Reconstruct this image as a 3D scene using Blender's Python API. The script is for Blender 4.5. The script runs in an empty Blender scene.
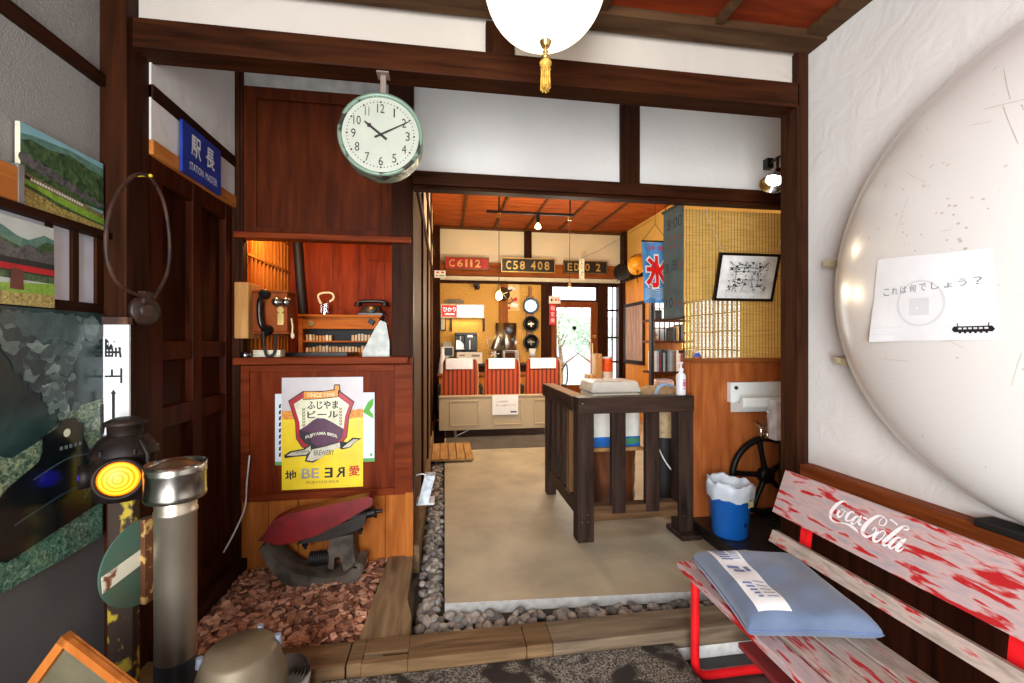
import bpy, bmesh, math, random
from mathutils import Vector, Matrix
R = math.radians
scn = bpy.context.scene
col = scn.collection

# ------------------------------------------------------------------ camera, world, main light, exposure
cd = bpy.data.cameras.new('camera')
cd.sensor_width = 36.0
cd.lens = 440.0 / 1024 * 36
cd.clip_start = 0.02
cam = bpy.data.objects.new('camera', cd)
col.objects.link(cam)
cam.location = (0, 0, 1.25)
cam.rotation_euler = (R(90), 0, R(-8.7))
scn.camera = cam

w = bpy.data.worlds.new('world')
scn.world = w
w.use_nodes = True
w.node_tree.nodes['Background'].inputs[0].default_value = (0.86, 0.94, 1.0, 1)
w.node_tree.nodes['Background'].inputs[1].default_value = 3.0

vs = scn.view_settings
vs.view_transform = 'Standard'
vs.look = 'None'
vs.gamma = 1.0
vs.use_curve_mapping = False
vs.exposure = 0.35


def lamp(name, kind, loc, energy, color, size=None, rot=None, sy=None, spot=None):
    l = bpy.data.lights.new(name, kind)
    l.energy = energy
    l.color = color
    if kind == 'AREA':
        l.size = size
        if sy:
            l.shape = 'RECTANGLE'
            l.size_y = sy
    elif size:
        l.shadow_soft_size = size
    if kind == 'SPOT' and spot:
        l.spot_size = R(spot)
        l.spot_blend = 0.6
    o = bpy.data.objects.new(name, l)
    col.objects.link(o)
    o.location = loc
    if rot:
        o.rotation_euler = rot
    return o


# daylight through the entrance opening behind the camera, and through the inner windows
lamp('daylight_entrance', 'AREA', (-0.50, -1.30, 1.20), 120, (0.97, 0.98, 1.0), 1.05, (R(90), 0, R(-32)), 2.0)
lamp('daylight_door', 'AREA', (2.1, 7.6, 1.4), 30, (0.9, 0.96, 1.0), 0.8, (R(-90), 0, 0), 1.6)
lamp('daylight_side_window', 'AREA', (3.25, 4.6, 1.4), 60, (1.0, 0.97, 0.92), 1.3, (R(90), 0, R(90)), 1.1)


# ------------------------------------------------------------------ helpers
def s2l(c):
    return tuple((x / 255 / 12.92) if x / 255 <= 0.04045 else ((x / 255 + 0.055) / 1.055) ** 2.4 for x in c)


MATS = {}


def nmat(name):
    m = bpy.data.materials.new(name)
    m.use_nodes = True
    nt = m.node_tree
    return m, nt, nt.nodes['Principled BSDF']


def noise(nt, scale, detail=4, vec=None, sc=(1, 1, 1), dist=0.0):
    tc = nt.nodes.new('ShaderNodeTexCoord')
    mp = nt.nodes.new('ShaderNodeMapping')
    mp.inputs['Scale'].default_value = sc
    nt.links.new(tc.outputs['Object'], mp.inputs['Vector'])
    n = nt.nodes.new('ShaderNodeTexNoise')
    n.inputs['Scale'].default_value = scale
    n.inputs['Detail'].default_value = detail
    n.inputs['Distortion'].default_value = dist
    nt.links.new(mp.outputs[0], n.inputs['Vector'])
    return n


def ramp(nt, fac, stops):
    r = nt.nodes.new('ShaderNodeValToRGB')
    cr = r.color_ramp
    while len(cr.elements) < len(stops):
        cr.elements.new(0.5)
    for e, (p, c) in zip(cr.elements, stops):
        e.position = p
        e.color = (*s2l(c), 1)
    nt.links.new(fac, r.inputs[0])
    return r


def bump(nt, b, h, strength, dist=0.01):
    n = nt.nodes.new('ShaderNodeBump')
    n.inputs['Strength'].default_value = strength
    n.inputs['Distance'].default_value = dist
    nt.links.new(h, n.inputs['Height'])
    nt.links.new(n.outputs[0], b.inputs['Normal'])


def M(name, c, rough=0.5, metal=0.0, var=0.12, scale=12, bmp=0.0, emit=0, ecol=None, coat=0.0):
    """a plain surface with slight procedural mottling"""
    if name in MATS:
        return MATS[name]
    m, nt, b = nmat(name)
    n = noise(nt, scale, 5)
    lo = tuple(x * (1 - var) for x in c)
    hi = tuple(min(255, x * (1 + var)) for x in c)
    r = ramp(nt, n.outputs[0], [(0.3, lo), (0.7, hi)])
    nt.links.new(r.outputs[0], b.inputs['Base Color'])
    b.inputs['Roughness'].default_value = rough
    b.inputs['Metallic'].default_value = metal
    b.inputs['Coat Weight'].default_value = coat
    if bmp:
        bump(nt, b, n.outputs[0], bmp)
    if emit:
        b.inputs['Emission Color'].default_value = (*s2l(ecol or c), 1)
        b.inputs['Emission Strength'].default_value = emit
    MATS[name] = m
    return m


def wood(name, dark, light, axis='Z', rough=0.5, sc=3.0, k=12, mid=None, bmp=0.12):
    if name in MATS:
        return MATS[name]
    m, nt, b = nmat(name)
    s = [k, k, k]
    s['XYZ'.index(axis)] = 0.9
    n = noise(nt, sc, 6, sc=tuple(s), dist=0.7)
    st = [(0.28, dark), (0.72, light)] if not mid else [(0.25, dark), (0.5, mid), (0.75, light)]
    r = ramp(nt, n.outputs[0], st)
    nt.links.new(r.outputs[0], b.inputs['Base Color'])
    b.inputs['Roughness'].default_value = min(1, rough + 0.1)
    b.inputs['Specular IOR Level'].default_value = 0.07
    bump(nt, b, n.outputs[0], bmp, 0.004)
    MATS[name] = m
    return m


def plaster(name, c, sc=9, st=0.35):
    m, nt, b = nmat(name)
    n = noise(nt, sc, 8, sc=(1, 1, 1), dist=1.4)
    n2 = noise(nt, 2.0, 3)
    r = ramp(nt, n2.outputs[0], [(0.3, tuple(x * 0.95 for x in c)), (0.7, c)])
    nt.links.new(r.outputs[0], b.inputs['Base Color'])
    b.inputs['Roughness'].default_value = 0.75
    bump(nt, b, n.outputs[0], st, 0.012)
    return m


def mix2(name, c1, c2, scale, sc, lo, hi, rough=0.6, metal=0.0, third=None, bmp=0.1):
    """two coats of paint / rust worn through each other in hard edged patches"""
    m, nt, b = nmat(name)
    n = noise(nt, scale, 8, sc=sc, dist=0.3)
    st = [(lo, c1), (hi, c2)]
    if third:
        st.append((min(1, hi + 0.12), third))
    r = ramp(nt, n.outputs[0], st)
    nt.links.new(r.outputs[0], b.inputs['Base Color'])
    b.inputs['Roughness'].default_value = rough
    b.inputs['Metallic'].default_value = metal
    bump(nt, b, n.outputs[0], bmp, 0.004)
    return m


def glass(name, tint=(1, 1, 1), mixf=0.1, rough=0.02):
    m = bpy.data.materials.new(name)
    m.use_nodes = True
    nt = m.node_tree
    nt.nodes.remove(nt.nodes['Principled BSDF'])
    out = nt.nodes['Material Output']
    t = nt.nodes.new('ShaderNodeBsdfTransparent')
    t.inputs[0].default_value = (*tint, 1)
    g = nt.nodes.new('ShaderNodeBsdfGlossy')
    g.inputs['Roughness'].default_value = rough
    mx = nt.nodes.new('ShaderNodeMixShader')
    mx.inputs[0].default_value = mixf
    nt.links.new(t.outputs[0], mx.inputs[1])
    nt.links.new(g.outputs[0], mx.inputs[2])
    nt.links.new(mx.outputs[0], out.inputs[0])
    return m


V = Vector


class MB:
    def __init__(s):
        s.v, s.f, s.m, s.sm = [], [], [], []

    def add(s, vs, fs, m=0, smooth=False):
        o = len(s.v)
        s.v += [tuple(p) for p in vs]
        for q in fs:
            s.f.append([i + o for i in q])
            s.m.append(m)
            s.sm.append(smooth)
        return s

    def box(s, x0, x1, y0, y1, z0, z1, m=0):
        vs = [(x, y, z) for z in (z0, z1) for y in (y0, y1) for x in (x0, x1)]
        return s.add(vs, [(0, 2, 3, 1), (4, 5, 7, 6), (0, 1, 5, 4), (2, 6, 7, 3), (0, 4, 6, 2), (1, 3, 7, 5)], m)

    def obox(s, c, ax, ay, az, m=0):
        """oriented box: centre and three half-axis vectors"""
        c, ax, ay, az = V(c), V(ax), V(ay), V(az)
        vs = [c + ax * i + ay * j + az * k for k in (-1, 1) for j in (-1, 1) for i in (-1, 1)]
        return s.add(vs, [(0, 2, 3, 1), (4, 5, 7, 6), (0, 1, 5, 4), (2, 6, 7, 3), (0, 4, 6, 2), (1, 3, 7, 5)], m)

    def prism(s, pts, d, m=0, side=None):
        """polygon pts (3d) extruded along vector d"""
        n = len(pts)
        d = V(d)
        vs = [V(p) for p in pts] + [V(p) + d for p in pts]
        s.add(vs, [list(range(n))[::-1], list(range(n, 2 * n))], m)
        s.add(vs, [(i, (i + 1) % n, (i + 1) % n + n, i + n) for i in range(n)], m if side is None else side)
        return s

    def ring(s, c, ax, r, n):
        ax = V(ax).normalized()
        t = V((0, 0, 1)) if abs(ax.z) < 0.9 else V((1, 0, 0))
        a = ax.cross(t).normalized()
        b = ax.cross(a)
        return [V(c) + (a * math.cos(2 * math.pi * i / n) + b * math.sin(2 * math.pi * i / n)) * r for i in range(n)]

    def lathe(s, prof, c=(0, 0, 0), ax=(0, 0, 1), n=32, m=0, smooth=True, caps=True):
        """prof: list of (radius, distance along axis)"""
        ax = V(ax).normalized()
        c = V(c)
        vs = []
        for r, h in prof:
            vs += s.ring(c + ax * h, ax, max(r, 1e-4), n)
        fs = []
        for k in range(len(prof) - 1):
            for i in range(n):
                j = (i + 1) % n
                fs.append((k * n + i, k * n + j, (k + 1) * n + j, (k + 1) * n + i))
        s.add(vs, fs, m, smooth)
        if caps:
            e = (len(prof) - 1) * n
            s.add(vs[:n], [list(range(n))[::-1]], m)
            s.add(vs[e:], [list(range(n))], m)
        return s

    def cyl(s, p0, p1, r0, r1=None, n=20, m=0, smooth=True):
        p0, p1 = V(p0), V(p1)
        return s.lathe([(r0, 0), (r1 if r1 is not None else r0, (p1 - p0).length)], p0, p1 - p0, n, m, smooth)

    def tube(s, pts, r, n=8, m=0, closed=False):
        pts = [V(p) for p in pts]
        N = len(pts)
        rr = r if isinstance(r, (list, tuple)) else [r] * N
        vs = []
        a = None
        for i, p in enumerate(pts):
            if closed:
                d = pts[(i + 1) % N] - pts[i - 1]
            else:
                d = pts[min(i + 1, N - 1)] - pts[max(i - 1, 0)]
            d.normalize()
            if a is None:
                t = V((0, 0, 1)) if abs(d.z) < 0.9 else V((1, 0, 0))
                a = d.cross(t).normalized()
            else:
                a = (a - d * a.dot(d)).normalized()
            b = d.cross(a)
            vs += [p + (a * math.cos(2 * math.pi * k / n) + b * math.sin(2 * math.pi * k / n)) * rr[i] for k in range(n)]
        fs = []
        for i in range(N if closed else N - 1):
            i2 = (i + 1) % N
            for k in range(n):
                j = (k + 1) % n
                fs.append((i * n + k, i * n + j, i2 * n + j, i2 * n + k))
        s.add(vs, fs, m, True)
        if not closed:
            s.add(vs[:n], [list(range(n))[::-1]], m)
            s.add(vs[-n:], [list(range(n))], m)
        return s

    def blob(s, c, rad, n=16, k=10, m=0, jit=0.0, rnd=None, e=1.0):
        vs, fs = [], []
        for i in range(k + 1):
            ph = math.pi * i / k - math.pi / 2
            for j in range(n):
                th = 2 * math.pi * j / n
                q = (1 + (rnd.uniform(-jit, jit) if rnd else 0))
                def pw(x):
                    return math.copysign(abs(x) ** e, x)
                vs.append((c[0] + rad[0] * pw(math.cos(ph)) * pw(math.cos(th)) * q, c[1] + rad[1] * pw(math.cos(ph)) * pw(math.sin(th)) * q, c[2] + rad[2] * pw(math.sin(ph)) * q))
        for i in range(k):
            for j in range(n):
                j2 = (j + 1) % n
                fs.append((i * n + j, i * n + j2, (i + 1) * n + j2, (i + 1) * n + j))
        return s.add(vs, fs, m, True)

    def build(s, name, mats, parent=None, bev=0.0, merge=False):
        off = V((0, 0, 0))
        q = parent
        while q is not None:
            off += V(q.location)
            q = q.parent
        me = bpy.data.meshes.new(name)
        me.from_pydata([tuple(V(p) - off) for p in s.v], [], s.f)
        for m in (mats if isinstance(mats, (list, tuple)) else [mats]):
            me.materials.append(m)
        me.polygons.foreach_set('material_index', s.m)
        me.polygons.foreach_set('use_smooth', s.sm)
        me.update()
        bm = bmesh.new()
        bm.from_mesh(me)
        if merge:
            bmesh.ops.remove_doubles(bm, verts=bm.verts, dist=1e-5)
        bmesh.ops.recalc_face_normals(bm, faces=bm.faces)
        bm.to_mesh(me)
        bm.free()
        o = bpy.data.objects.new(name, me)
        col.objects.link(o)
        if parent is not None:
            o.parent = parent
        if bev:
            b = o.modifiers.new('bevel', 'BEVEL')
            b.width = bev
            b.segments = 2
            b.limit_method = 'ANGLE'
            b.angle_limit = R(40)
        return o


def tag(o, label=None, cat=None, group=None, kind=None):
    if label:
        o['label'] = label
    if cat:
        o['category'] = cat
    if group:
        o['group'] = group
    if kind:
        o['kind'] = kind
    return o


def T(name, label, cat, loc=(0, 0, 0), group=None):
    o = bpy.data.objects.new(name, None)
    o.empty_display_size = 0.05
    col.objects.link(o)
    o.location = loc
    return tag(o, label, cat, group)


def struct(name, mb, mats, bev=0.0, label=None):
    o = mb.build(name, mats, None, bev)
    o['kind'] = 'structure'
    if label:
        o['label'] = label
    return o


def one(name, mb, mats, label, cat, group=None, bev=0.0):
    """a thing that is a single mesh; its origin is moved to its base centre"""
    xs, ys, zs = zip(*s3(mb.v))
    base = V(((min(xs) + max(xs)) / 2, (min(ys) + max(ys)) / 2, min(zs)))
    mb.v = [tuple(V(p) - base) for p in mb.v]
    o = mb.build(name, mats, None, bev)
    o.location = base
    return tag(o, label, cat, group)


def s3(v):
    return [tuple(p) for p in v]


def copy_tree(o, parent=None):
    c = o.copy()
    col.objects.link(c)
    if parent is not None:
        c.parent = parent
    for ch in [q for q in bpy.data.objects if q.parent == o]:
        copy_tree(ch, c)
    return c


GL = {}


def glyph(body, bold=0.0):
    key = (body, bold)
    if key not in GL:
        c = bpy.data.curves.new('tmp', 'FONT')
        c.body = body
        c.size = 1
        c.resolution_u = 3
        c.offset = bold
        o = bpy.data.objects.new('tmp', c)
        col.objects.link(o)
        me = bpy.data.meshes.new_from_object(o)
        vs = [(v.co.x, v.co.y) for v in me.vertices]
        fs = [list(p.vertices) for p in me.polygons]
        bpy.data.objects.remove(o)
        bpy.data.curves.remove(c)
        bpy.data.meshes.remove(me)
        x0 = min(v[0] for v in vs); x1 = max(v[0] for v in vs)
        y0 = min(v[1] for v in vs); y1 = max(v[1] for v in vs)
        GL[key] = ([((a - x0) / (x1 - x0), (b - y0) / (y1 - y0)) for a, b in vs], fs)
    return GL[key]


def smooth_path(pts, k=8, closed=False):
    P = [V(p) for p in pts]
    n = len(P)
    out = []
    for i in range(n if closed else n - 1):
        if closed:
            p0, p1, p2, p3 = P[i - 1], P[i], P[(i + 1) % n], P[(i + 2) % n]
        else:
            p0, p1, p2, p3 = P[max(i - 1, 0)], P[i], P[i + 1], P[min(i + 2, n - 1)]
        for j in range(k):
            t = j / k
            out.append(0.5 * (2 * p1 + (p2 - p0) * t + (2 * p0 - 5 * p1 + 4 * p2 - p3) * t * t + (3 * p1 - p0 - 3 * p2 + p3) * t ** 3))
    if not closed:
        out.append(P[-1])
    return out


class Sheet:
    """a flat printed sheet or painted board lying on a plane; a,b run 0..1 along right / up"""
    def __init__(s, o, r, u, w, h, curve=None):
        s.o, s.r, s.u = V(o), V(r).normalized(), V(u).normalized()
        s.n = s.r.cross(s.u)
        s.w, s.h, s.mb, s.mats = w, h, MB(), []
        s.curve = curve

    def pt(s, a, b, c=0.0):
        p = s.o + s.r * (a * s.w) + s.u * (b * s.h) + s.n * c
        return s.curve(p, c) if s.curve else p

    def mi(s, m):
        if m not in s.mats:
            s.mats.append(m)
        return s.mats.index(m)

    def base(s, m, t=0.003, edge=None):
        a = [s.pt(0, 0, -t), s.pt(1, 0, -t), s.pt(1, 1, -t), s.pt(0, 1, -t)]
        b = MB()
        b.prism(a, s.n * t)
        return b

    def poly(s, pts, m, L=1):
        s.mb.add([s.pt(a, b, 0.0004 * L) for a, b in pts], [list(range(len(pts)))], s.mi(m))

    def disc(s, a, b, r, m, L=1, n=24, ry=None):
        ry = r * s.w / s.h if ry is None else ry
        s.poly([(a + r * math.cos(2 * math.pi * i / n), b + ry * math.sin(2 * math.pi * i / n)) for i in range(n)], m, L)

    def text(s, body, a0, a1, b0, b1, m, L=2, mirror=False, rot=0, arc=0.0, bold=0.0):
        vs, fs = glyph(body, bold)
        out = []
        for x, y in vs:
            if mirror:
                x = 1 - x
            if rot == 90:
                x, y = 1 - y, x
            out.append(s.pt(a0 + (a1 - a0) * x, b0 + (b1 - b0) * y + arc * (4 * x * (1 - x)), 0.0004 * L))
        s.mb.add(out, fs, s.mi(m))

    def line(s, pts, wd, m, L=2, k=6):
        """brush stroke in sheet units; wd absolute metres, number or list"""
        P = [V((a * s.w, b * s.h, 0)) for a, b in pts]
        W = wd if isinstance(wd, (list, tuple)) else [wd] * len(P)
        if len(P) > 2:
            Q = smooth_path(P, k)
            WW = []
            for i in range(len(P) - 1):
                WW += [W[i] + (W[i + 1] - W[i]) * j / k for j in range(k)]
            WW.append(W[-1])
        else:
            Q, WW = P, W
        vs = []
        for i, p in enumerate(Q):
            d = (Q[min(i + 1, len(Q) - 1)] - Q[max(i - 1, 0)])
            d = d.normalized() if d.length > 1e-9 else V((1, 0, 0))
            nn = V((-d.y, d.x, 0)) * WW[i] / 2
            for q in (p + nn, p - nn):
                vs.append(s.pt(q.x / s.w, q.y / s.h, 0.0004 * L))
        s.mb.add(vs, [(2 * i, 2 * i + 1, 2 * i + 3, 2 * i + 2) for i in range(len(Q) - 1)], s.mi(m))

    def build(s, name, parent):
        return s.mb.build(name, s.mats, parent)


FX, FY, FZ = V((1, 0, 0)), V((0, 1, 0)), V((0, 0, 1))

# ------------------------------------------------------------------ materials
DARK = wood('dark_wood_vertical', (34, 15, 6), (62, 31, 14), 'Z', 0.45)
DARKX = wood('dark_wood_across', (34, 15, 6), (68, 34, 15), 'X', 0.45)
DARKY = wood('dark_wood_deep', (28, 12, 5), (56, 27, 13), 'Y', 0.45)
REDB = wood('red_brown_panel', (86, 29, 9), (124, 50, 18), 'Z', 0.4, k=8)
REDBX = wood('red_brown_rail', (88, 31, 10), (134, 58, 24), 'X', 0.4, k=8)
BROWN = wood('brown_panel', (56, 20, 6), (88, 37, 13), 'Z', 0.4, k=8)
ORANGE = wood('orange_boards', (152, 82, 32), (192, 116, 52), 'Z', 0.5, k=7)
ORANGEX = wood('orange_rail', (150, 82, 34), (196, 122, 58), 'X', 0.5, k=8)
ORANGEY = wood('orange_lintel', (150, 84, 36), (206, 130, 62), 'Y', 0.5, k=8)
PART = wood('cedar_boards', (140, 72, 34), (192, 116, 62), 'Z', 0.45, k=6, mid=(168, 94, 48))
CEILF = wood('front_ceiling_boards', (88, 30, 14), (138, 56, 26), 'X', 0.5, k=6)
CEILB = wood('inner_ceiling_boards', (124, 54, 20), (176, 90, 36), 'X', 0.5, k=6)
GREYW = wood('weathered_wood', (98, 78, 56), (150, 126, 94), 'Y', 0.75, k=9)
GREYWX = wood('weathered_threshold', (84, 64, 44), (138, 110, 78), 'X', 0.75, k=9, mid=(110, 86, 60))
CORN = wood('ceiling_cornice', (60, 40, 26), (92, 66, 44), 'X', 0.6, k=8)
FENCE = wood('fence_stain', (36, 27, 24), (72, 54, 46), 'Z', 0.42, k=8)
FENCEX = wood('fence_stain_rail', (38, 28, 25), (76, 58, 48), 'X', 0.42, k=8)
RAW = wood('raw_wood', (150, 110, 66), (198, 156, 104), 'Y', 0.6, k=8)
WHITE = plaster('white_plaster', (226, 222, 216))
GREYP = plaster('grey_plaster', (150, 148, 144), 110, 0.45)
CREAM = plaster('cream_plaster', (240, 226, 192), 6, 0.2)
YELP = plaster('yellow_wall', (226, 184, 96), 6, 0.2)
CORK = M('osb_wall', (206, 156, 70), 0.7, var=0.16, scale=60)
CONC = M('concrete', (176, 164, 138), 0.55, var=0.10, scale=3.5, bmp=0.03)
CONCW = M('concrete_edge', (205, 205, 200), 0.8, var=0.08, scale=30, bmp=0.1)
FLOORD = M('dark_floor', (52, 47, 44), 0.5, var=0.35, scale=14, bmp=0.05)
BLACK = M('black_gloss', (14, 13, 13), 0.3)
BLACKM = M('black_matte', (22, 20, 19), 0.6)
IRON = M('black_iron', (30, 29, 29), 0.45, 0.6)
STEEL = M('steel', (178, 176, 168), 0.28, 1.0, var=0.08)
CHROME = M('chrome', (225, 225, 225), 0.1, 1.0, var=0.03)
BRASS = M('brass', (196, 166, 104), 0.3, 1.0)
GOLD = M('gold_cord', (216, 166, 70), 0.55, 0.2, var=0.25, scale=60)
PAPER = M('white_paper', (238, 238, 238), 0.8, var=0.02)
INK = M('black_ink', (24, 22, 24), 0.6)
WHITEP = M('white_paint', (232, 234, 236), 0.35, var=0.04)
RED = M('red_enamel', (214, 24, 30), 0.35, var=0.08)
REDINK = M('red_print', (196, 28, 34), 0.6)
GREYINK = M('grey_print', (128, 126, 128), 0.7)
BLUESIGN = M('blue_enamel', (24, 56, 142), 0.35, var=0.1)
GLASS = glass('window_glass')
rnd = random.Random(7)

# ------------------------------------------------------------------ SETTING
b = MB(); b.box(-2.5, 4.5, -3, 9, -0.12, 0.0)
struct('floor', b, FLOORD)
b = MB()
b.prism([(0.0, 2.022, 0.0), (1.9, 1.89, 0.0), (2.95, 1.89, 0.0), (2.95, 7.1, 0.0), (0.0, 7.1, 0.0)], (0, 0, 0.06), 0, 1)
struct('floor_slab', b, [CONC, CONCW], 0.004)
# front ceiling with battens and cornice
b = MB()
for i in range(20):
    y = -1.4 + i * 0.16
    b.box(-1.25, 1.62, y, y + 0.158, 2.505, 2.53)
struct('ceiling', b, CEILF)
b = MB()
for x in (-0.83, -0.36, 0.11, 0.58, 1.05):
    b.box(x - 0.014, x + 0.014, -1.4, 1.58, 2.478, 2.505)
struct('trim_1', b, CORN, 0.002)
b = MB(); b.box(-1.14, 1.53, 1.565, 1.66, 2.47, 2.506); b.box(1.435, 1.53, -1.4, 1.66, 2.482, 2.506)
struct('trim_2', b, CORN, 0.003)
b = MB(); b.box(-1.3, 3.1, 1.76, 2.42, 3.0, 3.05)
struct('ceiling_2', b, CEILF)
# inner ceiling
b = MB()
for i in range(16):
    y = 2.46 + i * 0.30
    b.box(-0.3, 3.0, y, y + 0.297, 3.05, 3.08)
struct('ceiling_3', b, CEILB)
b = MB()
for x in (-0.24 + 0.0, 0.267, 0.775, 1.283, 1.81, 2.33):
    b.box(x - 0.016, x + 0.016, 2.46, 7.0, 3.025, 3.05)
b.box(-0.2, 2.95, 6.9, 7.0, 3.02, 3.06)
struct('trim_3', b, wood('inner_battens', (70, 40, 18), (110, 66, 32), 'Y', 0.5), 0.002)

# entrance plane: left and right posts, lintel beam, plaster above it
b = MB(); b.box(-1.14, -1.04, 1.63, 1.745, 0.0, 2.5)
struct('pillar', b, DARK, 0.004)
b = MB(); b.box(1.478, 1.535, 1.66, 1.756, 0.0, 2.48)
struct('pillar_2', b, wood('reddish_post', (38, 19, 10), (68, 38, 22), 'Z', 0.5), 0.003)
b = MB(); b.box(-1.13, 1.49, 1.66, 1.76, 2.245, 2.347)
struct('beam', b, DARKX, 0.004)
b = MB(); b.box(-1.04, 1.487, 1.69, 1.74, 2.347, 2.9)
struct('wall_front', b, plaster('dimmed_cream_plaster', (204, 194, 182)))  # cream plaster, darkened in colour to offset strong light on this strip
b = MB(); b.box(0.155, 0.266, 1.665, 1.70, 2.347, 2.47)
struct('trim_4', b, DARK, 0.003)
# right wall with wainscot and rail
b = MB(); b.box(1.53, 1.64, -1.5, 1.76, 0.735, 2.6)
struct('wall_right', b, WHITE)
b = MB()
y = -1.5
while y < 1.63:
    b.box(1.50, 1.53, y, min(y + 0.148, 1.64), 0.0, 0.69)
    y += 0.15
struct('wall_right_wainscot', b, wood('wainscot', (30, 12, 7), (62, 28, 15), 'Z', 0.45))
b = MB(); b.box(1.47, 1.53, -1.5, 1.64, 0.688, 0.738)
struct('trim_5', b, wood('rail_wood', (96, 44, 20), (150, 78, 36), 'Y', 0.45), 0.004)
# unseen entrance wall behind the camera, doorway narrowed to keep the left side dark
b = MB()
b.box(-1.3, -1.05, -1.5, -1.4, 0, 2.6); b.box(0.15, 1.64, -1.5, -1.4, 0, 2.6); b.box(-1.05, 0.15, -1.5, -1.4, 2.25, 2.6)
struct('wall_entrance', b, DARK)

# left front wall
b = MB()
b.box(-1.22, -1.118, -1.5, 1.64, 1.60, 2.6)
struct('wall_left', b, GREYP)
b = MB(); b.box(-1.13, -1.10, -1.5, 1.64, 2.085, 2.127); b.box(-1.13, -1.08, -1.5, 1.64, 1.585, 1.607); b.box(-1.13, -1.106, -1.5, 1.64, 1.335, 1.372)
struct('trim_6', b, DARKY, 0.003)
LOWM = M('grey_metal_sheet', (98, 97, 97), 0.38, 0.25, var=0.14, scale=3)
b = MB(); b.box(-1.16, -1.105, -1.5, 1.64, 0.0, 1.34)
struct('wall_left_panel', b, LOWM)
b = MB(); b.box(-1.13, -1.105, 1.425, 1.44, 1.372, 1.585); b.box(-1.13, -1.105, 1.508, 1.53, 1.372, 1.585); b.box(-1.13, -1.105, 1.60, 1.64, 1.372, 1.585)
win = struct('window_1', b, DARK)
b = MB(); b.box(-1.125, -1.115, -1.5, 1.64, 1.37, 1.588)
FROST = M('frosted_pane', (214, 216, 226), 0.3, var=0.08, scale=5)
b.build('pane', FROST, win)['label'] = 'frosted window pane'

# left wall beyond the post: station master's door, lintel, plaster
b = MB(); b.box(-1.14, -1.034, 1.745, 2.5, 1.97, 3.0)
b.box(-1.14, -1.036, 2.5, 3.2, 0.0, 3.05); b.box(-1.14, -1.036, 2.42, 2.5, 0.0, 1.97); b.box(-1.14, -0.25, 3.14, 3.2, 0.0, 3.05)
struct('wall_left_inner', b, WHITE)
b = MB(); b.box(-1.05, -1.028, 1.745, 2.395, 2.118, 2.17)
struct('trim_7', b, DARKY, 0.003)
b = MB(); b.box(-1.10, -1.027, 1.745, 2.4, 1.918, 1.972)
struct('trim_8', b, ORANGEY, 0.003)
b = MB()
b.box(-1.14, -1.075, 1.745, 2.4, 0.10, 1.92)
dr = struct('door_1', b, wood('door_board', (36, 14, 6), (64, 26, 11), 'Z', 0.35), 0.0)
b = MB()
for y0, y1 in ((1.745, 1.83), (2.31, 2.4), (2.03, 2.10)):
    b.box(-1.078, -1.045, y0, y1, 0.10, 1.92)
for z0, z1 in ((0.10, 0.24), (0.92, 1.0), (1.18, 1.25), (1.84, 1.92)):
    b.box(-1.078, -1.047, 1.745, 2.4, z0, z1)
b.build('door_frame', wood('door_rails', (40, 16, 7), (74, 31, 14), 'Z', 0.35), dr, 0.003)
b = MB(); b.box(-1.06, -0.985, 1.75, 2.4, 0.0, 0.16)
struct('baseboard_left', b, DARKY, 0.003)
b = MB(); b.box(-1.07, -1.012, 2.375, 2.43, 0.05, 2.62)
struct('pillar_5', b, DARK, 0.003)

# threshold, in two lengths of timber on a concrete footing, with sliding-door groove notch
b = MB()
b.box(-0.62, 1.40, 1.60, 1.735, 0.0, 0.05, 1)
b.box(-1.04, -0.345, 1.605, 1.735, 0.05, 0.118, 0)
b.box(-0.34, -0.29, 1.605, 1.735, 0.05, 0.121, 0)
b.box(-0.29, -0.13, 1.60, 1.635, 0.05, 0.12, 0)
b.box(-0.29, -0.13, 1.655, 1.735, 0.05, 0.12, 0)
b.box(-0.29, -0.22, 1.63, 1.66, 0.06, 0.112, 2)
b.box(-0.13, 0.30, 1.60, 1.735, 0.05, 0.12, 0)
b.box(0.302, 0.40, 1.60, 1.735, 0.05, 0.122, 0)
b.box(0.402, 1.40, 1.60, 1.737, 0.05, 0.12, 3)
GREYX2 = wood('grey_threshold', (88, 74, 60), (140, 122, 100), 'X', 0.75, k=9)
struct('threshold', b, [GREYWX, CONCW, M('groove_metal', (170, 166, 158), 0.4, 0.8), GREYX2], 0.004)
# sill plank running back beside the bark bed
b = MB()
b.prism([(-0.325, 1.74, 0.05), (-0.135, 1.74, 0.05), (-0.135, 1.86, 0.05), (-0.165, 2.0, 0.05), (-0.165, 2.42, 0.05), (-0.29, 2.42, 0.05)], (0, 0, 0.062))
struct('sill_plank', b, GREYW, 0.006)
b = MB(); b.box(-0.20, -0.135, 2.42, 6.9, 0.0, 0.15)
struct('baseboard_inner', b, GREYW, 0.004)

# header, white panels above, and mid stud in the booth plane
b = MB(); b.box(-0.165, 2.95, 2.36, 2.45, 2.078, 2.15); b.box(-0.165, 2.95, 2.375, 2.44, 2.06, 2.078)
struct('beam_2', b, DARKX, 0.003)
b = MB(); b.box(-1.04, 2.95, 2.41, 2.45, 2.15, 3.05)
struct('wall_header', b, WHITE)
b = MB(); b.box(0.994, 1.109, 2.385, 2.43, 2.15, 3.0); b.box(-0.29, -0.162, 2.37, 2.45, 2.15, 3.0)
struct('pillar_4', b, DARK, 0.003)
b = MB(); b.box(2.95, 3.05, 1.7, 4.05, 0, 3.05); b.box(2.95, 3.05, 5.15, 7.1, 0, 3.05); b.box(2.95, 3.05, 4.05, 5.15, 1.74, 3.05); b.box(2.95, 3.05, 4.05, 5.15, 0, 0.95)
b.box(1.64, 2.95, 1.70, 1.76, 0, 3.05)
struct('wall_right_inner', b, YELP)
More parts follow.
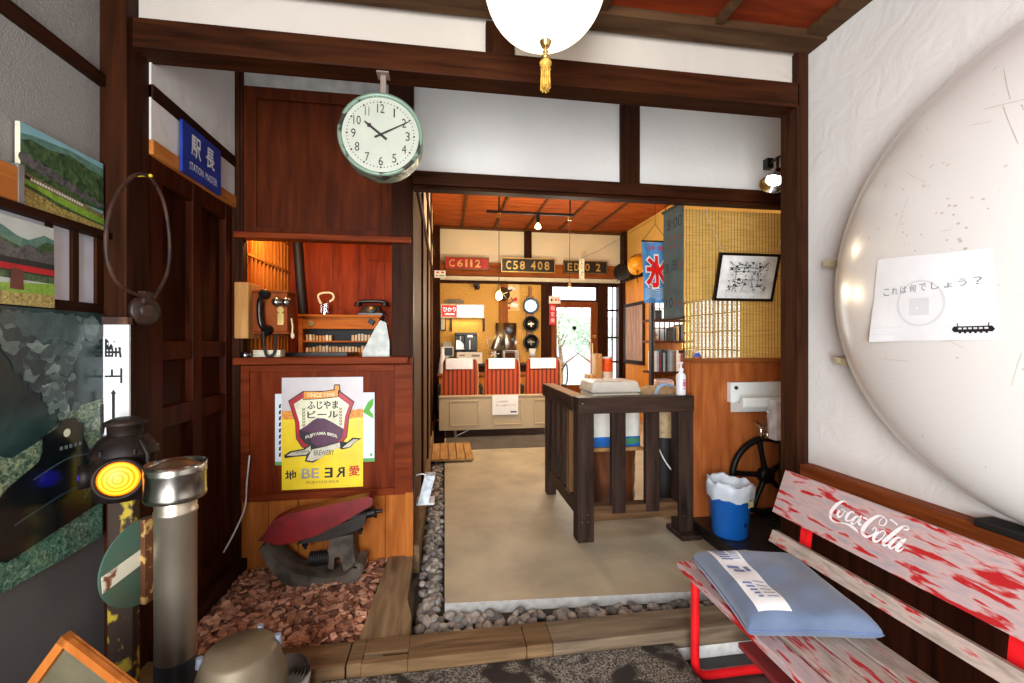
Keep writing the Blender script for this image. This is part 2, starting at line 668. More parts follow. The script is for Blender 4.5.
# lattice window in that wall
b = MB()
for i in range(15):
    y = 4.05 + i * 1.10 / 14
    b.box(2.965, 2.985, y - 0.006, y + 0.006, 0.95, 1.74)
for z in (0.96, 1.16, 1.36, 1.56, 1.73):
    b.box(2.965, 2.985, 4.05, 5.15, z - 0.007, z + 0.007)
wn = struct('window_2', b, DARK)
SHOJI = M('window_paper', (240, 240, 236), 0.8, var=0.02)
b = MB(); b.box(2.988, 2.992, 4.05, 5.15, 0.95, 1.74)
b.build('pane', GLASS, wn)
# orange panelling, dark post and notice frame on the inner right wall
b = MB(); b.box(2.915, 2.95, 5.25, 6.9, 0.06, 2.22)
struct('wall_right_boards', b, wood('amber_panel', (214, 128, 44), (238, 164, 70), 'Z', 0.45, k=6))
b = MB()
b.box(2.89, 2.95, 6.82, 6.98, 0.06, 3.05); b.box(2.89, 2.95, 5.25, 6.82, 2.22, 2.30); b.box(2.895, 2.95, 5.25, 5.33, 0.06, 2.22)
struct('trim_9', b, DARK, 0.003)

# inner left wall
b = MB(); b.box(-0.25, -0.165, 2.46, 7.1, 0, 2.15, 0); b.box(-0.25, -0.165, 2.46, 7.1, 2.15, 3.06, 1)
struct('wall_left_passage', b, [wood('passage_boards', (78, 58, 42), (126, 98, 72), 'Z', 0.6), CREAM])
b = MB(); b.box(-0.168, -0.148, 2.46, 7.0, 2.12, 2.19); b.box(-0.168, -0.148, 2.46, 7.0, 2.55, 2.59)
for y in (3.2, 4.2, 5.2, 6.2):
    b.box(-0.168, -0.15, y, y + 0.09, 0.15, 3.03)
struct('trim_10', b, DARKY, 0.003)

# back wall
b = MB()
b.box(-0.25, 1.55, 7.0, 7.1, 0, 2.2, 0)
b.box(-0.25, 3.05, 7.0, 7.1, 2.2, 3.08, 1)
struct('wall_back', b, [CORK, CREAM])
b = MB(); b.box(-0.16, 2.95, 6.9, 7.0, 2.285, 2.488); 
struct('beam_3', b, wood('name_beam', (110, 54, 22), (164, 92, 42), 'X', 0.45, k=7), 0.004)
b = MB(); b.box(1.267, 1.383, 6.94, 7.0, 2.488, 3.03); b.box(-0.16, 2.95, 6.93, 7.0, 2.17, 2.21)
b.box(1.548, 1.698, 6.9, 7.04, 0.06, 2.2); b.box(2.497, 2.653, 6.9, 7.04, 0.06, 2.2); b.box(-0.165, -0.07, 6.85, 7.0, 0.06, 3.03)
b.box(2.84, 2.95, 6.9, 7.04, 0.06, 2.2)
struct('trim_11', b, DARK, 0.004)
b = MB(); b.box(0.86, 1.0, 6.965, 7.0, 0.06, 2.18)
struct('trim_12', b, wood('mid_post', (128, 74, 36), (168, 104, 56), 'Z', 0.5), 0.003)
# glazed back door with transom and side light
DOORW = wood('door_wood', (96, 46, 20), (146, 80, 40), 'Z', 0.4)
b = MB()
b.box(1.70, 1.80, 6.95, 7.0, 0.06, 1.9); b.box(2.377, 2.497, 6.95, 7.0, 0.06, 1.9); b.box(1.80, 2.377, 6.95, 7.0, 1.806, 1.9); b.box(1.80, 2.377, 6.95, 7.0, 0.06, 0.54)
d2 = struct('door_2', b, DOORW, 0.004)
b = MB(); b.box(1.80, 2.377, 6.972, 6.978, 0.54, 1.806)
b.build('pane', GLASS, d2)
b = MB(); b.cyl((2.40, 6.93, 1.0), (2.40, 6.93, 1.22), 0.012); b.cyl((2.40, 6.95, 1.02), (2.40, 6.925, 1.02), 0.008); b.cyl((2.40, 6.95, 1.2), (2.40, 6.925, 1.2), 0.008); b.box(2.40, 2.46, 6.935, 6.95, 1.3, 1.36)
b.build('door_handle', BRASS, d2)
b = MB(); b.lathe([(0.035, 0), (0.035, 0.003), (0.02, 0.003), (0.02, 0.0)], (2.10, 6.972, 1.47), (0, -1, 0), 20)
b.build('door_sticker', BLACKM, d2)
b = MB(); b.box(1.70, 2.497, 6.95, 7.0, 1.9, 1.93); b.box(1.70, 2.497, 6.95, 7.0, 2.14, 2.17); b.box(1.70, 1.73, 6.95, 7.0, 1.93, 2.14); b.box(2.467, 2.497, 6.95, 7.0, 1.93, 2.14)
w3 = struct('window_3', b, DARK, 0.003)
b = MB(); b.box(1.73, 2.467, 6.972, 6.978, 1.93, 2.14)
b.build('pane', GLASS, w3)
b = MB(); 
for z in (0.06, 0.9, 1.3, 1.75, 2.15):
    b.box(2.653, 2.84, 6.95, 6.98, z, z + 0.03)
b.box(2.74, 2.755, 6.95, 6.98, 0.06, 2.17)
b.box(2.653, 2.84, 6.95, 6.98, 0.06, 0.6)
w4 = struct('window_4', b, DARK, 0.002)
b = MB(); b.box(2.653, 2.84, 6.984, 6.988, 0.6, 2.17)
b.build('pane', GLASS, w4)
# outside behind the door
b = MB(); b.box(0, 5, 7.1, 16, -0.02, 0.03)
struct('ground_outside', b, M('pale_paving', (214, 212, 204), 0.8, scale=2))
b = MB()
b.box(0.0, 6.0, 13.0, 13.2, 0.0, 2.0)
struct('wall_outside', b, M('garden_wall', (196, 200, 200), 0.8))

LEAF = M('leaf_green', (150, 178, 140), 0.6, var=0.3, scale=9)
BARKM = M('tree_bark', (110, 92, 74), 0.8, var=0.25, scale=20)


def tree(x, y, h, r, label, n=420, name='garden_tree'):
    t = T(name, label, 'tree', (x, y, 0.03))
    m = MB(); m.tube([(x, y, 0.03), (x + 0.05, y, h * 0.4), (x - 0.03, y, h * 0.75), (x, y + 0.03, h)], [0.07, 0.05, 0.03, 0.01], 8)
    for k in range(5):
        a = k * 2.4
        m.tube([(x, y, h * (0.35 + 0.1 * k)), (x + r * 0.7 * math.cos(a), y + r * 0.7 * math.sin(a), h * (0.55 + 0.1 * k))], [0.03, 0.008], 6)
    m.build('trunk', BARKM, t)
    m = MB()
    for k in range(n):
        u = V((rnd.gauss(0, 1), rnd.gauss(0, 1), rnd.gauss(0, 1))).normalized() * r * rnd.uniform(0.3, 1)
        c = V((x, y, h * 0.85)) + V((u.x, u.y, u.z * 0.8))
        a = V((rnd.gauss(0, 1), rnd.gauss(0, 1), rnd.gauss(0, 1))).normalized()
        bb = a.orthogonal().normalized()
        s = rnd.uniform(0.04, 0.08)
        m.add([c - a * s, c + bb * s * 0.5, c + a * s, c - bb * s * 0.5], [(0, 1, 2, 3)])
    m.build('foliage', LEAF, t)


tree(2.55, 9.6, 1.9, 0.75, 'leafy tree seen through the left half of the glazed back door')
tree(3.6, 10.5, 1.6, 0.7, 'bushy tree outside, behind the right half of the back door glass')

# ------------------------------------------------------------------ bark chips and pebbles (stuff)
b = MB()
b.box(-1.034, -0.32, 1.735, 2.42, 0.0, 0.085)
rb = random.Random(3)


def chip(m, x, y, z, s, mi):
    a = V((rb.uniform(-1, 1), rb.uniform(-1, 1), rb.uniform(-0.35, 0.35))).normalized()
    n = V((rb.uniform(-0.5, 0.5), rb.uniform(-0.5, 0.5), 1)).normalized()
    c = n.cross(a).normalized()
    a = c.cross(n)
    k = rb.choice((5, 6))
    asp = rb.uniform(0.45, 0.8)
    P = []
    for i in range(k):
        t = 2 * math.pi * i / k + rb.uniform(-0.3, 0.3)
        q = rb.uniform(0.75, 1.1) * s
        P.append(V((x, y, z)) + a * math.cos(t) * q + c * math.sin(t) * q * asp)
    m.prism(P, n * rb.uniform(0.006, 0.012), mi)


for i in range(1500):
    x = rb.uniform(-1.02, -0.30)
    y = rb.uniform(1.75, 2.395)
    if x > -0.335 + (y - 1.74) * 0.05:
        continue
    chip(b, x, y, 0.082 + rb.uniform(0, 0.022), rb.uniform(0.014, 0.031), rb.randrange(4))
o = b.build('bark_chips', [M('bark_a', (146, 98, 72), 0.8, var=0.25, scale=30), M('bark_b', (178, 126, 98), 0.8, var=0.2, scale=30), M('bark_c', (112, 72, 54), 0.8, var=0.2, scale=30), M('bark_d', (198, 150, 122), 0.8, var=0.15, scale=30)])
tag(o, 'reddish brown bark chips filling the bed in front of the ticket counter', 'bark', kind='stuff')

b = MB()
b.box(-0.136, -0.002, 1.735, 4.6, 0.0, 0.012, 3); b.box(-0.136, 1.4, 1.735, 1.99, 0.0, 0.012, 3)


def pebble(m, x, y, z, s, mi):
    n, k = 9, 6
    ax = rb.uniform(0, 3.14)
    rx, ry, rz = s * rb.uniform(0.9, 1.3), s * rb.uniform(0.7, 1.0), s * rb.uniform(0.5, 0.75)
    tl = rb.uniform(-0.5, 0.5)
    ca, sa, ct, st = math.cos(ax), math.sin(ax), math.cos(tl), math.sin(tl)
    vs, fs = [], []
    for i in range(k + 1):
        ph = math.pi * i / k - math.pi / 2
        for j in range(n):
            th = 2 * math.pi * j / n
            q = rb.uniform(0.92, 1.06)
            X, Y, Z = rx * math.cos(ph) * math.cos(th) * q, ry * math.cos(ph) * math.sin(th) * q, rz * math.sin(ph) * q
            X, Z = X * ct - Z * st, X * st + Z * ct
            vs.append((x + X * ca - Y * sa, y + X * sa + Y * ca, z + Z))
    for i in range(k):
        for j in range(n):
            j2 = (j + 1) % n
            fs.append((i * n + j, i * n + j2, (i + 1) * n + j2, (i + 1) * n + j))
    m.add(vs, fs, mi, True)


for i in range(420):
    y = 1.78 + (i / 420) ** 1.15 * 2.7
    pebble(b, rb.uniform(-0.115, -0.02), y, rb.uniform(0.012, 0.034), rb.uniform(0.017, 0.027), rb.randrange(3))
for i in range(260):
    x = rb.uniform(-0.11, 1.38)
    lim = 2.0 - 0.0695 * max(0, x)
    pebble(b, x, rb.uniform(1.76, lim - 0.02), rb.uniform(0.018, 0.045), rb.uniform(0.018, 0.031), rb.randrange(3))
o = b.build('pebbles', [M('pebble_a', (146, 142, 136), 0.6, var=0.15, scale=25), M('pebble_b', (108, 104, 100), 0.6, var=0.2, scale=25), M('pebble_c', (172, 164, 154), 0.6, var=0.12, scale=25), M('soil', (60, 54, 48), 0.9)])
tag(o, 'grey river pebbles filling the channel around the concrete floor', 'pebbles', kind='stuff')

# front mat: dark speckled ramp mat against the threshold
m, nt, bs = nmat('speckled_mat')
n = noise(nt, 150, 3)
n2 = noise(nt, 7, 6, dist=0.5)
r1 = ramp(nt, n.outputs[0], [(0.42, (50, 45, 40)), (0.62, (146, 138, 124))])
r2 = ramp(nt, n2.outputs[0], [(0.44, (0, 0, 0)), (0.52, (255, 255, 255))])
mx = nt.nodes.new('ShaderNodeMixRGB')
nt.links.new(r2.outputs[0], mx.inputs[0])
mx.inputs[1].default_value = (*s2l((34, 28, 24)), 1)
nt.links.new(r1.outputs[0], mx.inputs[2])
nt.links.new(mx.outputs[0], bs.inputs['Base Color'])
bs.inputs['Roughness'].default_value = 0.75
bump(nt, bs, n.outputs[0], 0.3, 0.004)
b = MB()
top = [(-0.42, 1.595, 0.078), (0.875, 1.595, 0.078), (0.882, 1.30, 0.072), (0.882, 0.6, 0.055), (-0.42, 0.6, 0.055)]
b.prism([(x, y, 0.0) for x, y, z in top], (0, 0, 0.001))
vs = [(x, y, 0) for x, y, z in top] + top
b = MB(); b.add(vs, [(4, 3, 2, 1, 0), (5, 6, 7, 8, 9)] + [(i, (i + 1) % 5, (i + 1) % 5 + 5, i + 5) for i in range(5)])
one('entrance_mat', b, m, 'dark speckled rubber mat lying in front of the timber threshold', 'mat')

# ------------------------------------------------------------------ TICKET COUNTER (built-in booth front)
BX0, BX1, BY = -1.034, -0.17, 2.4
tc = T('ticket_counter', 'red-brown wooden ticket counter with open window above and orange boards below', 'counter', (-0.6, 2.4, 0.09))
b = MB()
for i in range(6):
    x = -1.03 + i * 0.144
    b.box(x, x + 0.142, 2.40, 2.42, 0.05, 0.45)
b.box(-0.205, -0.165, 2.385, 2.41, 0.10, 0.45)
b.build('base_boards', ORANGE, tc, 0.002)
b = MB(); b.box(-1.034, -0.175, 2.40, 2.43, 0.44, 1.13)
b.build('lower_panel', REDB, tc)
b = MB(); b.box(-1.034, -0.973, 2.388, 2.40, 0.44, 1.13); b.box(-0.262, -0.17, 2.388, 2.43, 0.44, 1.13); b.box(-0.973, -0.262, 2.388, 2.40, 0.44, 0.478); b.box(-0.973, -0.262, 2.388, 2.40, 1.095, 1.13)
b.build('panel_frame', REDBX, tc, 0.003)
b = MB(); b.box(-1.03, -0.19, 2.34, 2.46, 1.135, 1.17); b.box(-1.03, -0.17, 2.40, 3.1, 1.13, 1.165)
b.build('counter_top', REDBX, tc, 0.005)
b = MB(); b.box(-0.275, -0.165, 2.385, 2.47, 1.165, 2.62); b.box(-1.034, -1.0, 2.385, 2.44, 1.165, 2.62)
b.build('post', DARK, tc, 0.003)
b = MB(); b.box(-1.03, -0.175, 2.35, 2.43, 1.765, 1.795)
b.build('ledge', REDBX, tc, 0.004)
b = MB(); b.box(-1.0, -0.275, 2.405, 2.425, 1.79, 2.54)
b.build('upper_panel', BROWN, tc)
b = MB(); b.box(-1.0, -0.94, 2.392, 2.405, 1.795, 2.54); b.box(-0.33, -0.275, 2.392, 2.405, 1.795, 2.54); b.box(-0.94, -0.33, 2.392, 2.405, 2.48, 2.54); b.box(-0.94, -0.33, 2.392, 2.405, 1.795, 1.83)
b.build('upper_frame', BROWN, tc, 0.002)
b = MB(); b.box(-1.0, -0.29, 2.398, 2.42, 2.54, 2.64)
b.build('top_strip', M('grey_strip', (172, 168, 162), 0.7), tc)
INREDX = wood('booth_inside', (96, 26, 6), (142, 54, 14), 'Z', 0.4, k=7)
b = MB(); b.box(-1.05, -0.165, 3.10, 3.13, 1.0, 2.3); b.box(-0.2, -0.168, 2.46, 3.1, 1.0, 2.3)
for i in range(5):
    x = -0.92 + i * 0.17
    b.box(x, x + 0.006, 3.094, 3.10, 1.17, 2.2)
b.box(-0.52, -0.35, 3.09, 3.1, 1.80, 1.815)
b.build('back_panel', INREDX, tc)
b = MB(); b.box(-1.05, -0.165, 2.46, 3.13, 2.0, 2.03)
b.build('inner_ceiling', INREDX, tc)
b = MB(); b.box(-1.06, -1.03, 2.43, 3.12, 1.1, 2.05)
b.build('lattice_backing', M('lattice_paper', (226, 168, 84), 0.7), tc)
b = MB()
for i in range(12):
    y = 2.46 + i * 0.055
    b.box(-1.03, -1.012, y, y + 0.012, 1.17, 2.0)
for z in (1.30, 1.50, 1.70, 1.88):
    b.box(-1.03, -1.008, 2.44, 3.1, z, z + 0.012)
b.build('side_lattice', wood('lattice_wood', (150, 84, 30), (196, 124, 52), 'Z', 0.5), tc)
lamp('booth_lamp', 'POINT', (-0.88, 2.52, 1.86), 7.5, (1.0, 0.60, 0.24), 0.03)
lamp('booth_lamp_rear', 'POINT', (-0.55, 2.75, 1.9), 1.1, (1.0, 0.62, 0.32), 0.05)

# wall telephone hanging at the left side of the window
wp = T('wall_telephone', 'old wooden wall telephone with black handset and twin nickel bells', 'telephone', (-0.93, 2.47, 1.26))
LT = wood('phone_backboard', (164, 112, 60), (206, 156, 96), 'Z', 0.5, k=7)
PH = wood('phone_box', (104, 44, 18), (150, 76, 34), 'Z', 0.4, k=7)
b = MB(); b.box(-1.03, -0.965, 2.36, 2.52, 1.265, 1.545)
b.build('backboard', LT, wp, 0.004)
b = MB(); b.box(-0.965, -0.80, 2.41, 2.54, 1.30, 1.50); b.box(-0.97, -0.79, 2.40, 2.55, 1.50, 1.512); b.box(-0.97, -0.79, 2.40, 2.55, 1.288, 1.30)
b.build('box', PH, wp, 0.004)
b = MB()
for x in (-0.845, -0.80):
    b.lathe([(0.0, -0.03), (0.014, -0.028), (0.024, -0.012), (0.025, 0.0)], (x, 2.40, 1.45), (0, 1, 0), 20)
b.build('bells', STEEL, wp)
b = MB(); b.box(-0.845, -0.815, 2.402, 2.41, 1.335, 1.395); b.cyl((-0.83, 2.40, 1.412), (-0.83, 2.41, 1.412), 0.016)
b.build('label_plate', BRASS, wp)
hs = MB()
hs.tube(smooth_path([(-0.905, 2.375, 1.475), (-0.912, 2.36, 1.45), (-0.912, 2.357, 1.38), (-0.905, 2.36, 1.33), (-0.895, 2.375, 1.315)], 4), 0.013, 10)
hs.lathe([(0.016, 0), (0.026, 0.012), (0.028, 0.022), (0.022, 0.03)], (-0.905, 2.372, 1.485), (0.1, 0.9, 0.2), 16)
hs.lathe([(0.016, 0), (0.024, 0.012), (0.03, 0.03), (0.022, 0.036)], (-0.895, 2.372, 1.312), (0.1, 0.9, -0.2), 16)
hs.build('handset', BLACK, wp)
b = MB(); b.cyl((-0.905, 2.37, 1.46), (-0.905, 2.41, 1.46), 0.006)
b.build('hook', BRASS, wp)
b = MB(); b.tube(smooth_path([(-0.90, 2.372, 1.30), (-0.895, 2.37, 1.22), (-0.885, 2.37, 1.18), (-0.865, 2.37, 1.178), (-0.85, 2.38, 1.20), (-0.85, 2.40, 1.29)], 6), 0.006, 8)
b.build('cord', BLACKM, wp)
b = MB(); b.tube([(-0.79, 2.44, 1.37), (-0.78, 2.43, 1.33), (-0.782, 2.43, 1.29)], 0.004, 6); b.blob((-0.78, 2.43, 1.28), (0.010, 0.010, 0.016))
b.build('crank', M('ivory', (226, 206, 166), 0.4), wp)

# ticket rack cabinet at the back of the counter
tk = T('ticket_cabinet', 'orange wooden ticket rack with rows of small tickets at the back of the counter', 'cabinet', (-0.66, 2.98, 1.165))
CB = wood('ticket_cabinet_wood', (150, 76, 28), (198, 116, 48), 'X', 0.45, k=7)
b = MB(); b.box(-0.905, -0.88, 2.92, 3.08, 1.165, 1.41); b.box(-0.44, -0.415, 2.92, 3.08, 1.165, 1.41); b.box(-0.905, -0.40, 2.91, 3.08, 1.405, 1.42); b.box(-0.88, -0.44, 2.925, 2.94, 1.33, 1.405); b.box(-0.88, -0.44, 2.92, 3.08, 1.165, 1.18); b.box(-0.88, -0.44, 2.93, 3.07, 1.245, 1.255)
b.build('body', CB, tk, 0.002)
b = MB(); b.box(-0.88, -0.44, 3.03, 3.04, 1.18, 1.33)
b.build('rack_back', BLACKM, tk)
b = MB(); b.cyl((-0.83, 2.918, 1.365), (-0.83, 2.925, 1.365), 0.018)
b.build('lock_plate', BRASS, tk)
for row, z in enumerate((1.18, 1.255)):
    for i in range(22):
        x = -0.868 + i * 0.0198
        if row == 1 and 8 <= i <= 13:
            continue
        h = rnd.uniform(0.03, 0.045)
        m = MB(); m.box(x, x + 0.014, 2.95, 3.0, z, z + h)
        m.build('ticket', [M('ticket_cream', (222, 190, 140), 0.8), M('ticket_buff', (196, 150, 96), 0.8), M('ticket_pale', (232, 214, 180), 0.8)][rnd.randrange(3)], tk)

rp = T('rotary_telephone', 'black rotary dial telephone on top of the ticket rack', 'telephone', (-0.47, 2.98, 1.42))
b = MB(); b.prism([(-0.55, 2.92, 1.42), (-0.39, 2.92, 1.42), (-0.39, 3.05, 1.42), (-0.55, 3.05, 1.42)], (0, 0, 0.012))
b.add([(-0.545, 2.925, 1.432), (-0.395, 2.925, 1.432), (-0.395, 3.045, 1.432), (-0.545, 3.045, 1.432), (-0.52, 2.965, 1.485), (-0.42, 2.965, 1.485), (-0.42, 3.03, 1.485), (-0.52, 3.03, 1.485)], [(0, 1, 5, 4), (1, 2, 6, 5), (2, 3, 7, 6), (3, 0, 4, 7), (4, 5, 6, 7)])
b.build('body', BLACK, rp, 0.006)
b = MB(); b.lathe([(0.034, 0), (0.034, 0.008), (0.012, 0.010), (0.0, 0.010)], (-0.47, 2.945, 1.458), (0, -0.75, 0.65), 24)
b.build('dial', M('dial_grey', (70, 66, 62), 0.4), rp)
b = MB(); b.cyl((-0.47, 2.938, 1.464), (-0.47, 2.935, 1.467), 0.012)
b.build('dial_card', GOLD, rp)
b = MB(); b.tube(smooth_path([(-0.56, 3.0, 1.50), (-0.54, 3.0, 1.512), (-0.47, 3.0, 1.515), (-0.40, 3.0, 1.512), (-0.38, 3.0, 1.50)], 4), 0.012, 10); b.cyl((-0.556, 2.985, 1.505), (-0.556, 2.985, 1.48), 0.022, 0.026); b.cyl((-0.384, 2.985, 1.505), (-0.384, 2.985, 1.48), 0.022, 0.026)
b.build('handset', BLACK, rp)

ln = T('clear_lantern', 'small clear glass lantern with a beige loop handle on the ticket rack', 'lantern', (-0.76, 2.97, 1.42))
b = MB(); b.cyl((-0.76, 2.97, 1.42), (-0.76, 2.97, 1.432), 0.03); b.cyl((-0.76, 2.97, 1.49), (-0.76, 2.97, 1.502), 0.028, 0.02); b.cyl((-0.76, 2.97, 1.432), (-0.76, 2.97, 1.455), 0.018)
for a in range(4):
    b.cyl((-0.76 + 0.024 * math.cos(a * 1.57 + .78), 2.97 + 0.024 * math.sin(a * 1.57 + .78), 1.43), (-0.76 + 0.024 * math.cos(a * 1.57 + .78), 2.97 + 0.024 * math.sin(a * 1.57 + .78), 1.495), 0.002, n=6)
b.build('frame', CHROME, ln)
b = MB(); b.lathe([(0.022, 0), (0.022, 0.058)], (-0.76, 2.97, 1.432), n=20, caps=False)
b.build('glass', glass('lantern_glass', (0.95, 0.97, 1), 0.25), ln)
b = MB(); b.tube(smooth_path([(-0.785, 2.97, 1.495), (-0.80, 2.97, 1.54), (-0.775, 2.97, 1.56), (-0.72, 2.97, 1.56), (-0.705, 2.97, 1.53), (-0.73, 2.97, 1.505)], 5), 0.007, 8)
b.build('handle', M('ivory', (226, 206, 166), 0.4), ln)

ht = T('wedge_lamp', 'grey metal wedge-shaped train lamp standing at the right end of the counter', 'lamp', (-0.36, 2.43, 1.17))
GREYM = M('pale_grey_metal', (168, 172, 164), 0.5, 0.2, var=0.12, scale=25)
b = MB(); b.prism([(-0.428, 2.40, 1.17), (-0.289, 2.40, 1.17), (-0.289, 2.40, 1.25), (-0.306, 2.40, 1.35), (-0.336, 2.40, 1.362), (-0.36, 2.40, 1.325), (-0.424, 2.40, 1.20)], (0, 0.06, 0))
b.build('body', GREYM, ht, 0.008)
b = MB(); b.tube(smooth_path([(-0.345, 2.43, 1.36), (-0.33, 2.43, 1.39), (-0.312, 2.43, 1.385), (-0.318, 2.43, 1.35)], 4), 0.004, 6); b.obox((-0.385, 2.43, 1.355), (0.006, 0, 0.012), (0, 0.02, 0), (-0.012, 0, 0.008))
b.build('handle', BLACKM, ht)
b = MB(); b.prism([(-0.95, 2.64, 1.166), (-0.55, 2.64, 1.166), (-0.53, 2.86, 1.166), (-0.93, 2.86, 1.166)], (0, 0, 0.02))
one('tray', b, BLACK, 'flat black lacquer tray lying on the ticket counter', 'tray', bev=0.004)
b = MB()
for k in range(5):
    b.box(-0.96 + 0.004 * (k % 2), -0.83, 2.40, 2.47, 1.172 + k * 0.007, 1.178 + k * 0.007)
one('leaflet_stack', b, M('leaflets', (216, 208, 182), 0.7, var=0.15), 'small stack of pale leaflets under the wall telephone', 'leaflets')
b = MB(); b.lathe([(0.022, 0), (0.026, 0.012), (0.02, 0.026), (0.0, 0.032)], (-0.985, 2.38, 1.171), n=20)
one('desk_bell', b, M('bell_steel', (120, 122, 126), 0.25, 1.0), 'tiny dark metal bell at the left end of the counter', 'bell')
b = MB(); b.tube(smooth_path([(-0.965, 3.06, 1.99), (-0.95, 3.06, 1.84), (-0.935, 3.06, 1.62), (-0.918, 3.06, 1.40), (-0.93, 3.06, 1.168)], 5), 0.028, 10)
one('dark_pole', b, BLACKM, 'dark curved pole leaning beside the side lattice inside the ticket window', 'pole')

# posters on the counter front
GREEN = M('leaf_print', (96, 176, 70), 0.7)
sh = Sheet((-0.85, 2.3865, 0.622), FX, FZ, 0.487, 0.362)
p2 = T('leaf_poster', 'pale blue poster with green leaves, mostly hidden behind the yellow beer poster', 'poster', (-0.606, 2.3865, 0.622))
sh.base(M('poster_pale', (222, 230, 236), 0.5, var=0.02), 0.001).build('sheet', M('poster_pale', (222, 230, 236)), p2)
sh.poly([(0, 0), (1, 0), (1, 0.05), (0, 0.05)], M('poster_green_strip', (96, 168, 96), 0.6))
sh.poly([(0.88, 0.72), (0.93, 0.86), (0.99, 0.92), (0.985, 0.82), (0.95, 0.74)], GREEN)
sh.poly([(0.88, 0.72), (0.95, 0.74), (0.985, 0.68), (0.99, 0.62), (0.94, 0.66)], GREEN)
for k in range(9):
    sh.poly([(0.035, 0.12 + k * 0.085), (0.055, 0.12 + k * 0.085), (0.06, 0.18 + k * 0.085), (0.04, 0.17 + k * 0.085)], INK)
sh.poly([(0.955, 0.08), (0.975, 0.08), (0.975, 0.12), (0.955, 0.12)], GREEN)
sh.build('printed_design', p2)

sh = Sheet((-0.817, 2.3835, 0.495), FX, FZ, 0.397, 0.571)
bp = T('beer_poster', 'yellow beer poster with a red shield crest stuck on the counter front', 'poster', (-0.62, 2.3835, 0.495))
PY = M('poster_yellow', (250, 214, 36), 0.35, var=0.05, scale=10)
PG = M('poster_grey', (206, 200, 200), 0.35, var=0.03)
m, nt, bs = nmat('beer_foam')
n = noise(nt, 60, 6)
r = ramp(nt, n.outputs[0], [(0.35, (214, 112, 36)), (0.65, (244, 176, 60))])
nt.links.new(r.outputs[0], bs.inputs['Base Color'])
FOAM = m
sh.base(PG, 0.001).build('sheet', PG, bp)
sh.poly([(0, 0), (1, 0), (1, 0.645), (0, 0.645)], PY, 1)
pts = [(0, 0.63)] + [(1 * i / 16, 0.63 + 0.008 * (i % 2)) for i in range(17)]
sh.poly([(i / 20, 0.635 - 0.015 * rnd.random()) for i in range(21)] + [(i / 20, 0.695 + 0.015 * rnd.random()) for i in range(20, -1, -1)], FOAM, 2)
PR = M('poster_red', (176, 22, 40), 0.4)
PC = M('poster_cream', (236, 230, 196), 0.4)
PM = M('poster_purple', (78, 28, 62), 0.4, var=0.2, scale=20)
PO = M('poster_orange', (232, 148, 40), 0.4)
shield = [(0.09, 0.79), (0.26, 0.87), (0.70, 0.87), (0.88, 0.77), (0.82, 0.65), (0.80, 0.52), (0.79, 0.46), (0.70, 0.38), (0.46, 0.32), (0.25, 0.38), (0.18, 0.46), (0.17, 0.60)]
cx, cy = 0.485, 0.6


def shrink(P, k):
    return [(cx + (x - cx) * k, cy + (y - cy) * k) for x, y in P]


sh.poly(shrink(shield, 1.03), INK, 3)
sh.poly(shield, PR, 4)
sh.poly(shrink(shield, 0.86), PC, 5)
sh.poly([(0.21, 0.53), (0.30, 0.57), (0.38, 0.615), (0.43, 0.635), (0.52, 0.63), (0.60, 0.60), (0.76, 0.53), (0.74, 0.45), (0.66, 0.40), (0.47, 0.36), (0.28, 0.41), (0.22, 0.47)], PM, 6)
sh.poly([(0.21, 0.53), (0.33, 0.51), (0.36, 0.42), (0.47, 0.36), (0.28, 0.41), (0.22, 0.47)], M('poster_dark', (36, 18, 30), 0.4), 7)
for sx in (0.265, 0.72):
    for k in range(6):
        for d in (-1, 1):
            y = 0.56 + k * 0.028
            sh.poly([(sx, y), (sx + d * 0.012, y + 0.006), (sx + d * 0.022, y + 0.03), (sx + d * 0.004, y + 0.022)], M('barley', (128, 112, 62), 0.5), 6)
sh.poly([(0.255, 0.80), (0.26, 0.88), (0.48, 0.875), (0.70, 0.895), (0.69, 0.82), (0.47, 0.805)], INK, 6)
sh.poly([(0.262, 0.806), (0.268, 0.874), (0.48, 0.868), (0.69, 0.887), (0.682, 0.826), (0.47, 0.812)], PO, 7)
sh.poly([(0.63, 0.885), (0.64, 0.935), (0.71, 0.935), (0.72, 0.87), (0.69, 0.85), (0.685, 0.885)], INK, 6)
sh.poly([(0.645, 0.89), (0.65, 0.925), (0.70, 0.925), (0.705, 0.88)], PO, 7)
sh.text('SINCE 1998', 0.31, 0.64, 0.825, 0.86, M('cream_text', (250, 230, 190), 0.5), 8)
sh.text('ふじやま', 0.31, 0.69, 0.715, 0.79, INK, 8, bold=0.02)
sh.text('ビール', 0.31, 0.69, 0.635, 0.70, INK, 8, bold=0.02)
sh.text('FUJIYAMA BEER', 0.29, 0.68, 0.44, 0.475, PC, 9, arc=0.035, bold=0.02)
# ribbon
rib = [(0.03, 0.31), (0.10, 0.345), (0.27, 0.365), (0.34, 0.405), (0.42, 0.375), (0.55, 0.39), (0.72, 0.42), (0.80, 0.41), (0.87, 0.45), (0.98, 0.44), (0.90, 0.405), (0.84, 0.36), (0.74, 0.345), (0.66, 0.375), (0.53, 0.30), (0.38, 0.235), (0.28, 0.25), (0.30, 0.30), (0.16, 0.295), (0.04, 0.285)]
sh.poly(shrink(rib, 1.0), INK, 9)
sh.poly([(0.06, 0.308), (0.12, 0.335), (0.28, 0.355), (0.35, 0.39), (0.355, 0.34), (0.30, 0.312), (0.16, 0.305)], M('ribbon', (196, 190, 168), 0.5), 10)
sh.poly([(0.37, 0.355), (0.52, 0.375), (0.71, 0.41), (0.715, 0.365), (0.60, 0.335), (0.47, 0.275), (0.37, 0.25), (0.30, 0.262)], M('ribbon', (196, 190, 168), 0.5), 10)
